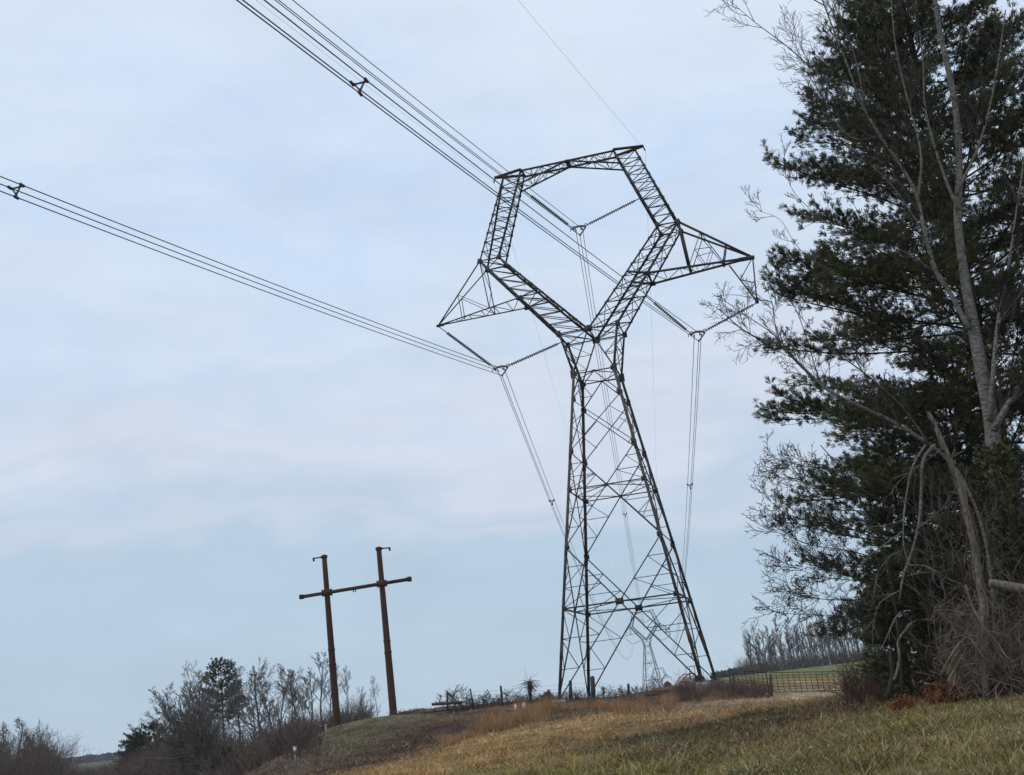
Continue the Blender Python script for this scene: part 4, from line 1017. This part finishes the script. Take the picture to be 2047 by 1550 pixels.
for k, (px, ty, D, n, lab) in enumerate(SH):
    t = at(px, ty, D); z = g1(t[0], D); H = max(.7, t[2] - z)
    if k < 4: o = protoS[k].build('bare_shrub', M['twig_dark']); meshS.append(o)
    else:
        o = meshS[k % 4].copy(); sc.collection.objects.link(o)
    o.location = (t[0], D, z); o.scale = (H * 1.1, H * 1.1, H); o.rotation_euler = (0, 0, k * 1.3); tag(o, lab, 'shrub', 'bare shrubs along the fence line')

def thicket(name, boxes, n, h, r, seg, lab, seed, tints, depth_fn=None):
    rg = np.random.default_rng(seed); mb = MB(); tot = sum(b_[-1] for b_ in boxes)
    for (px0, px1, D0_, D1_, hh, wgt) in boxes:
        for k in range(int(n * wgt / tot)):
            D = rg.uniform(D0_, D1_); px = rg.uniform(px0, px1); p = at(px, 1450, D); p[2] = g1(p[0], p[1]) - .05
            H = h * hh * rg.uniform(.4, 1.1); d = unit(v3(rg.normal(0, .3), rg.normal(0, .3), 1)); q = [p]
            for s_ in range(seg): d = unit(d + rg.normal(0, .22, 3)); q.append(q[-1] + d * H / seg)
            tint = np.array(tints[rg.integers(len(tints))]) * rg.uniform(.7, 1.3)
            mb.tube(q, np.linspace(r, r * .4, len(q)), 3, cap=False, col=tint)
            for s_ in range(4):
                i = rg.integers(1, len(q)); dd = unit(d + rg.normal(0, .6, 3)); a = q[i]; b_ = a + dd * H * rg.uniform(.2, .45)
                mb.tube([a, (a + b_) / 2 + rg.normal(0, .03, 3), b_], [r * .6, r * .5, r * .3], 3, cap=False, col=tint)
    return tag(mb.build(name, M['brush']), lab, 'brush', kind='stuff')
thicket('undergrowth', [(430, 610, 92, 118, .8, 6), (330, 470, 108, 138, 1.25, 7), (255, 350, 118, 150, 1.0, 5), (520, 740, 122, 140, .7, 5), (495, 610, 66, 90, .5, 5), (-40, 118, 140, 178, 1.5, 6), (100, 290, 150, 260, .5, 6)], 12000, 3.6, .022, 4,
        'grey brown winter undergrowth filling the foot of the left woods', 71, [(1, 1, 1), (1.1, .9, .85), (.7, .65, .65), (1.2, 1.1, 1.0)])
thicket('brambles', [(560, 640, 56, 72, .8, 2), (1365, 1550, 68, 74, 1.25, 4), (780, 890, 76, 82, .4, 2), (915, 1110, 75.5, 79, .6, 4), (1110, 1330, 74, 82, .65, 3), (1700, 1800, 36, 46, 1.6, 2)], 3000, .8, .010, 4,
        'dark brown brambles and dead weeds along the crest and round the gate', 72, [(1, .8, .75), (.7, .55, .5), (1.1, .95, .9)])
thicket('far_brush', [(1495, 1790, 318, 345, 1.0, 1)], 1500, 4.2, .05, 3, 'purple grey brush under the far row of bare trees', 73, [(1, .95, 1.0), (.8, .75, .78)])

# distant wooded ridge
rg = np.random.default_rng(81); fm = MB(); k = 5200
px = rg.uniform(95, 330, k); D = rg.uniform(1150, 1500, k); P3 = np.array([at(a, 1530, d) for a, d in zip(px, D)])
hh = rg.uniform(0, 1, k) ** .7 * (9 + 6 * fbm(px * .05, px * 0, 3, 3)); zz = gz(P3[:, 0], P3[:, 1])
top = np.array([at(a, 1525 - .15 * (a - 110), d)[2] for a, d in zip(px, D)]); P3[:, 2] = zz + (np.maximum(top - zz, 6)) * (hh / 15)
tufts(fm, rg, P3, np.tile(v3(0, 0, .7), (k, 1)), 2.6, 1.5, 4, rg.uniform(.6, 1.1, (k, 1)) * v3(.9, 1.05, 1.2), 1.0)
tag(fm.build('distant_woods', M['ever']), 'blue green wooded ridge far off at the lower left', 'woods', kind='stuff')
fm = MB(); k = 900; px = rg.uniform(1425, 1530, k); D = rg.uniform(360, 420, k); P3 = np.array([at(a, 1360, d) for a, d in zip(px, D)])
zz = gz(P3[:, 0], P3[:, 1]); tp = np.array([at(a, 1352 - .2 * (a - 1425) + rg.normal(0, 3), d)[2] for a, d in zip(px, D)]); P3[:, 2] = zz + np.maximum(tp - zz, 1) * rg.uniform(0, 1, k)
tufts(fm, rg, P3, np.tile(v3(0, 0, .7), (k, 1)), .9, .5, 4, rg.uniform(.8, 1.3, (k, 1)) * v3(1.5, 1.4, 1.6), 1.0)
tag(fm.build('far_bushes', M['ever']), 'low dark bushes on the skyline right of the tower feet', 'bushes', kind='stuff')

# ------------------------------------------------------------------ fence, gate, small things
def post(px, ty, by, D, r, lab, m_=None, lean=0):
    b_ = at(px, by, D); t = at(px + lean, ty, D); z = min(g1(b_[0], D), b_[2]) - .1
    mb = MB(); b0 = v3(b_[0], D, z); tt = v3(t[0], D, t[2])
    mb.tube([b0, b0 * .5 + tt * .5 + v3(.01, 0, 0), tt], [r * 1.05, r, r * .92], 8)
    mb.tube([tt, tt + v3(0, 0, r * .5)], [r * .92, r * .3], 8)
    return tag(mb.build('fence_post', m_ or M['wood'], loc=b0), lab, 'fence post', 'old fence posts on the crest')
post(946, 1378, 1410, 76, .05, 'thin leaning fence post right of the fence brace', lean=-6)
post(1004, 1372, 1410, 76.5, .075, 'dark fence post midway between the brace and the vine covered post', lean=-3)
post(1140, 1362, 1398, 77, .11, 'dark square fence post between the left legs of the tower')
post(1186, 1354, 1397, 80, .16, 'thickest dark fence post, right of the second tower leg', lean=-2)
post(1256, 1368, 1392, 84, .1, 'dark fence post left of the distant tower')
post(1541, 1350, 1391, 71, .09, 'grey post at the left end of the livestock gate', lean=-1)
post(1468, 1352, 1390, 73, .07, 'thin post in the brush at the left end of the wire fence', lean=-2)
# vine-covered post
p = at(1062, 1410, 75.5); z = g1(p[0], 75.5); t = at(1064, 1362, 75.5)
e = empty('vine_covered_post', (p[0], 75.5, z)); tag(e, 'dead post topped by a mop of bare vines', 'fence post')
mb = MB(); mb.tube([v3(0, 0, -.2), v3(.02, 0, .8), v3(.05, 0, t[2] - z)], [.11, .1, .12], 8); mb.build('post', M['wood'], e)
vm = MB()
for k in range(110):
    a = rng.uniform(0, 6.28); lo_ = rng.uniform(.2, 1.0) ** .6; d = v3(math.cos(a) * .7, math.sin(a) * .7, rng.uniform(-.4, 1.2)); q = [v3(.05, 0, (t[2] - z) * lo_) + rng.normal(0, .06, 3)]; st_ = rng.uniform(.05, .19); dr = rng.uniform(.05, .4)
    for s_ in range(6): d = unit(d + rng.normal(0, .35, 3) - v3(0, 0, dr)); q.append(q[-1] + d * st_)
    vm.tube(q, np.linspace(.014, .006, 7), 3, cap=False)
vm.build('vines', M['twig_dark'], e)
# fence brace
p = onground(894, 1415, 75); e = empty('fence_brace', p); org = v3(*p); tag(e, 'dark timber fence corner: upright post, thick level beam and slanting brace', 'fence')
def rel(px, py, D=75): return at(px, py, D) - org
mb = MB(); mb.bar(rel(895, 1419), rel(894, 1383), .11); mb.build('post', M['wood'], e)
mb = MB(); mb.bar(rel(863, 1408.5), rel(924, 1404.5), .16, .17); mb.build('beam', M['wood'], e)
mb = MB(); mb.bar(rel(898, 1390), rel(936, 1422), .09); mb.build('brace', M['wood'], e)
mb = MB(); mb.bar(rel(911, 1406), rel(911, 1420), .05); mb.build('stake', M['wood'], e)
# strands of wire
mb = MB()
for dy_ in (0, 8, 16):
    C = np.array([at(a, b_ + dy_, D) for a, b_, D in ((895, 1391, 75.2), (946, 1384, 76), (1004, 1380, 76.5), (1062, 1374, 75.5), (1140, 1368, 77), (1186, 1364, 80), (1256, 1375, 84))]); mb.tube(C, .006, 3, cap=False)
tag(mb.build('fence_wire', M['wire']), 'thin sagging wire strands strung between the old fence posts', 'fence')
# livestock gate and wire fence panel
def panel(name, a, b_, h, nv, nh, lab, m_, wv=.016, frame=.04):
    a, b_ = np.array(a), np.array(b_); e = empty(name, a); tag(e, lab, 'gate' if 'gate' in name else 'fence'); d = b_ - a
    mb = MB()
    for z in (.06, h): mb.bar(v3(0, 0, z), d + v3(0, 0, z), frame)
    for f in (0, 1): mb.bar(d * f + v3(0, 0, .06), d * f + v3(0, 0, h), frame)
    mb.build('frame', m_, e); mb = MB()
    for i in range(1, nh): mb.bar(v3(0, .01, .06 + (h - .06) * i / nh), d + v3(0, .01, .06 + (h - .06) * i / nh), wv)
    for i in range(1, nv): mb.bar(d * (i / nv) + v3(0, -.012, .06), d * (i / nv) + v3(0, -.012, h), wv * 1.3)
    mb.build('mesh', m_, e)
a, b_ = onground(1546, 1388, 73), onground(1716, 1384, 75); panel('livestock_gate', a, b_, 1.15, 15, 7, 'brown livestock gate of close bars beside the track', M['rust'], .022)
a, b_ = onground(1464, 1388, 74.5), onground(1538, 1388, 73.4); panel('wire_fence', a, b_, 1.12, 9, 6, 'dark wire fence panel with a top rail left of the gate', M['wood'], .018, .06)
# traffic cones
for px, by, lab in ((1034, 1441, 'orange traffic cone with white collar in the tall dry grass, left of two'), (1051, 1441, 'orange traffic cone with white collar in the tall dry grass, right of two')):
    p = onground(px, by, 65.5); h = .78; e = empty('traffic_cone', p); tag(e, lab, 'traffic cone', 'traffic cones in the tall grass')
    mb = MB(); mb.lathe([(.17, .04), (.045, h - .02), (.03, h)], 14); mb.build('cone', M['orange'], e)
    mb = MB(); mb.box((0, 0, .02), (.42, .42, .05)); mb.build('base', M['black'], e)
    for z0_, z1_ in ((.46, .70),):
        mb = MB(); r0_, r1_ = [.17 - .125 * (z - .04) / (h - .06) + .006 for z in (z0_, z1_)]; mb.lathe([(r0_ - .004, z0_), (r0_, z0_ + .002), (r1_, z1_ - .002), (r1_ - .004, z1_)], 14); mb.build('white_collar', M['white'], e)
# delineator post and stake
p = at(594, 1560, 52); t = at(588, 1494, 52); z = g1(p[0], 52) - .2; e = empty('marker_post', (p[0], 52, z)); tag(e, 'grey metal roadside marker post with a small white reflector plate', 'marker post')
hh = t[2] - z; mb = MB(); mb.bar(v3(-.025, 0, 0), v3(-.025, 0, hh), .012, .05, up=(1, 0, 0)); mb.bar(v3(.0, .02, 0), v3(.0, .02, hh), .05, .012, up=(1, 0, 0)); mb.build('post', M['galv'], e)
mb = MB(); mb.box((0, -.02, hh - .12), (.15, .012, .3)); mb.build('plate', M['galv'], e); mb = MB(); mb.box((0, -.03, hh - .1), (.075, .008, .12)); mb.build('reflector', M['reflector'], e)
p = at(652, 1473, 70); t = at(651, 1449, 70); z = min(g1(p[0], 70), p[2]) - .05; mb = MB(); mb.bar(v3(p[0], 70, z), v3(t[0], 70, t[2]), .05); mb.bar(v3(t[0], 70, t[2] - .1), v3(t[0] + .0, 70, t[2] + .02), .075)
tag(mb.build('survey_stake', M['pale'], loc=(p[0], 70, z)), 'pale wooden stake at the brow of the bank, left of the rust poles', 'stake')
# tractor beyond the crest
p = onground(1384, 1374, 118); e = empty('tractor', p, math.radians(25)); tag(e, 'small white tractor with open roll frame and red loader arm behind the crest', 'tractor')
p = v3(*p)
mb = MB()
for v in ((-.75, 0, .75),): mb.box(v, (.9, .62, .5)); mb.box((.2, 0, .62), (1.1, .7, .36)); mb.box((-.75, 0, 1.02), (.7, .5, .1)); mb.box((.42, 0, .95), (.5, .55, .3))
mb.build('body', M['white'], e); mb = MB()
for y in (-.36, .36): mb.tube([v3(.75, y, .7), v3(.75, y, 1.9), v3(.7, y, 2.0)], .035, 6); mb.tube([v3(-.25, y, .9), v3(-.2, y, 1.85), v3(-.15, y, 1.98)], .03, 6); mb.bar(v3(.72, y, 2.0), v3(-.15, y, 2.0), .06)
for x in (.7, -.15): mb.bar(v3(x, -.36, 2.0), v3(x, .36, 2.0), .05)
mb.build('roll_frame', M['galv'], e); mb = MB()
for y in (-.5, .5): mb.tube([v3(.2, y, 1.3), v3(-.4, y, 1.38), v3(-1.0, y, 1.05), v3(-1.5, y, .45)], [.05, .055, .055, .045], 6); mb.bar(v3(.2, y, 1.35), v3(.2, y, .5), .08)
mb.bar(v3(-1.0, -.5, 1.05), v3(-1.0, .5, 1.05), .08); mb.build('loader_arm', M['red'], e)
mb = MB(); mb.hexa(v3(-1.95, -.65, .1), (0, 1.3, 0), (.45, 0, 0), (0, 0, .06)); mb.hexa(v3(-1.56, -.65, .1), (0, 1.3, 0), (.06, 0, 0), (.1, 0, .5)); mb.build('bucket', M['galv'], e)
for x, y, r in ((.5, -.62, .58), (.5, .62, .58), (-.95, -.5, .36), (-.95, .5, .36)):
    mb = MB(); mb.lathe([(r * .55, -.13), (r * .92, -.14), (r, -.08), (r, .08), (r * .92, .14), (r * .55, .13)], 16, (x, y, r), (0, 1, 0)); w_ = mb.build('wheel', M['black'], e)
    mb = MB(); mb.lathe([(r * .5, -.1), (r * .54, .0), (r * .5, .1)], 12, (x, y, r), (0, 1, 0)); mb.build('rim', M['red'], w_)
# round brushy stump, soil heaps
def heap(name, px, py, D, sx, sy, h, lab, cat, m_, seed, grp=None, rough=.25):
    p = onground(px, py, D); n = 26; rgn = np.random.default_rng(seed); mb = MB()
    th = np.linspace(0, 2 * math.pi, n, endpoint=False); V = []; rings = 9
    for i in range(rings + 1):
        f = i / rings
        for t in th:
            r = math.sin(f * math.pi / 2) if i else 0.001
            k_ = 1 + rough * (vnoise(np.array([t * 2.2 + seed]), np.array([f * 5.0]), seed)[0] - .5) * 2
            V.append((sx * r * math.cos(t) * k_, sy * r * math.sin(t) * k_, h * math.cos(f * math.pi / 2) * k_ - .08 * f))
    q = [[i * n + j, (i + 1) * n + j, (i + 1) * n + (j + 1) % n, i * n + (j + 1) % n] for i in range(rings) for j in range(n)]
    mb.add(np.array(V) + p, q); tag(mb.build(name, m_, loc=p), lab, cat, grp)
heap('tree_stump', 1098, 1408, 76, .34, .3, .62, 'round dark brown stump beside the left foot of the tower', 'stump', M['soil'], 3)
heap('soil_heap', 835, 1424, 80, 1.5, .9, .24, 'low heap of turned brown soil right of the right rust pole', 'soil heap', M['soil'], 5, 'turned soil heaps')
heap('soil_heap', 880, 1424, 78, 1.9, .9, .2, 'longer low heap of brown soil at the foot of the fence brace', 'soil heap', M['soil'], 8, 'turned soil heaps')
heap('soil_heap', 1340, 1392, 76, 1.5, .8, .3, 'brown soil heap in front of the right feet of the tower', 'soil heap', M['soil'], 9, 'turned soil heaps')
heap('tree_stump', 1338, 1388, 77, .32, .3, .5, 'dark brown stump on the crest left of the brambles', 'stump', M['soil'], 12)

# ------------------------------------------------------------------ grass
rg = np.random.default_rng(91)
def blades(mb, x, y, z, hgt, wid, col, lean, rg):
    n = len(x); a = rg.uniform(0, 6.283, n); b_ = rg.uniform(0, 6.283, n)
    ln = np.abs(rg.normal(lean, .35, n)); base = np.stack([x, y, z], 1)
    sd = np.stack([np.cos(a), np.sin(a), 0 * a], 1) * wid[:, None] * .5
    dv = np.stack([np.cos(b_) * ln, np.sin(b_) * ln, np.ones(n)], 1); dv /= np.linalg.norm(dv, axis=1)[:, None]
    mid = base + dv * hgt[:, None] * .55; dv2 = dv + np.stack([np.cos(b_) * .6, np.sin(b_) * .6, -.35 * np.ones(n)], 1) * np.minimum(ln, 1)[:, None]; dv2 /= np.linalg.norm(dv2, axis=1)[:, None]
    tip = mid + dv2 * hgt[:, None] * .5
    v = np.stack([base - sd, base + sd, mid + sd * .75, mid - sd * .75, tip], 1).reshape(-1, 3); i = np.arange(n)[:, None] * 5
    mb.add(v, i + np.array([[0, 1, 2, 3]]), i + np.array([[3, 2, 4]]), np.repeat(col, 5, 0))
N_ = 520000
v_ = np.exp(rg.uniform(np.log(12), np.log(74), N_)); u_ = rg.uniform(-.50, .50, N_); x_ = u_ * v_; y_ = v_ + rg.normal(0, .1, N_)
cl = fbm(x_ * 1.1, y_ * 1.1, 51, 3); keep = rg.random(N_) < np.clip((cl - .25) * 2.2, .12, 1); keep &= (x_ > -.33 * y_); x_, y_ = x_[keep], y_[keep]; n = len(x_)
c_ = gcol(x_, y_); kind = rg.random(n)
grn = fbm(x_ * .5, y_ * .5, 31, 4)
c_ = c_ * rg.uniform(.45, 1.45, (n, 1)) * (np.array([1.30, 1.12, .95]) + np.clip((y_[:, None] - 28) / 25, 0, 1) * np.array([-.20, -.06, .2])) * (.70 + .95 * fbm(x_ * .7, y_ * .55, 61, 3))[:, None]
st_ = (kind < .2) & (grn < .62); c_[st_] = np.array([.44, .36, .22]) * rg.uniform(.6, 1.25, (st_.sum(), 1))
gr_ = (kind > .8) & (y_ < 36) & (grn > .5); c_[gr_] = np.array([.135, .155, .05]) * rg.uniform(.6, 1.4, (gr_.sum(), 1))
rd_ = (kind > .26) & (kind < .33); c_[rd_] = np.array([.20, .11, .065]) * rg.uniform(.6, 1.3, (rd_.sum(), 1))
h_ = rg.gamma(2.0, .06, n) * np.where(gr_, .95, 1.0) * (.7 + .6 * cl[keep]) + .03
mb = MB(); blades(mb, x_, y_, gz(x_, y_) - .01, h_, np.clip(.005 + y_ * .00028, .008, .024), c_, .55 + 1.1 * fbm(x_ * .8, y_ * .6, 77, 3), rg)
grass_m = mat('dead_and_green_grass', (1, 1, 1), .9, var=.12, scale=1.5, attr=True, spec=.15)
tag(mb.build('grass', grass_m), 'short mixed straw coloured and green winter grass on the bank', 'grass', kind='stuff')
# long bleached stalks lying in the grass
mb = MB(); n = 2600; v_ = np.exp(rg.uniform(np.log(13), np.log(55), n)); x_ = rg.uniform(-.3, .48, n) * v_
blades(mb, x_, v_, gz(x_, v_) + .03, rg.uniform(.16, .5, n), np.clip(.006 + v_ * .0002, .008, .016), np.array([.46, .38, .25]) * rg.uniform(.55, 1.25, (n, 1)), 2.4, rg)
tag(mb.build('dead_stalks', grass_m), 'long pale dead stalks lying across the grass', 'dead stalks', kind='stuff')
# tall dry grass
mb = MB(); X = []; Y = []; H = []
for px0, px1, py, D0_, D1_, k, hh in ((950, 1110, 1440, 58, 68, 3000, .95), (955, 1010, 1450, 56, 62, 900, .9), (1030, 1125, 1430, 64, 70, 1500, .85), (1225, 1345, 1430, 55, 68, 800, .85), (1130, 1240, 1425, 64, 72, 1200, .5), (880, 960, 1470, 50, 60, 2500, .35), (1300, 1480, 1400, 66, 72, 1800, .4)):
    ncl = max(5, k // 130); cpx = rg.uniform(px0, px1, ncl); cD = rg.uniform(D0_, D1_, ncl)
    pick = rg.integers(0, ncl, k)
    cc = np.array([at(a, py, d)[:2] for a, d in zip(cpx, cD)]); q = cc[pick] + rg.normal(0, .17, (k, 2)); X.append(q[:, 0]); Y.append(q[:, 1]); H.append(hh * rg.uniform(.5, 1.15, k) * rg.uniform(.55, 1.15, ncl)[pick])
X, Y, H = map(np.concatenate, (X, Y, H)); n = len(X)
col = rg.uniform(.6, 1.15, (n, 1)) * np.array([[1, 1, 1]]) * np.where(rg.random((n, 1)) < .3, np.array([[.8, .62, .5]]), np.array([[1, 1, 1]]))
blades(mb, X, Y, gz(X, Y) - .02, H, np.full(n, .013), col, .2, rg)
tag(mb.build('tall_dry_grass', M['straw']), 'tall orange brown dry grass in clumps on the brow of the bank', 'tall grass', kind='stuff')
# fallen leaves
mb = MB(); n = 330; v_ = np.exp(rg.uniform(np.log(13), np.log(48), n)); x_ = rg.uniform(-.1, .48, n) * v_; z_ = gz(x_, v_) + rg.uniform(.03, .09, n); q = np.stack([x_, v_, z_], 1)
tufts(mb, rg, q, rg.normal(0, .3, (n, 3)) + v3(0, 0, .35), .05, .045, 1, rg.uniform(.7, 1.7, (n, 1)) * v3(1.2, 1.9, 3.0), 1.0)
tag(mb.build('fallen_leaves', M['leaf']), 'scattered pale fallen leaves in the grass', 'leaves', kind='stuff')
# thin winter air round everything: far things fade a little
hz = bpy.data.materials.new('air'); hz.use_nodes = True; hz.node_tree.nodes.clear()
ho = hz.node_tree.nodes.new('ShaderNodeOutputMaterial'); pv = hz.node_tree.nodes.new('ShaderNodeVolumePrincipled')
pv.inputs['Density'].default_value = .00018; pv.inputs['Color'].default_value = (.92, .96, 1, 1)
hz.node_tree.links.new(pv.outputs[0], ho.inputs['Volume'])
mb = MB(); z0_ = float(GZ.min()) - 1; z1_ = max(float(GZ.max()), 46.0) + 1
mb.box((0, 50, (z0_ + z1_) / 2), (4020, 3920, z1_ - z0_)); tag(mb.build('haze', hz), kind='stuff')
print('HAZE', z0_, z1_)
bpy.context.view_layer.update()
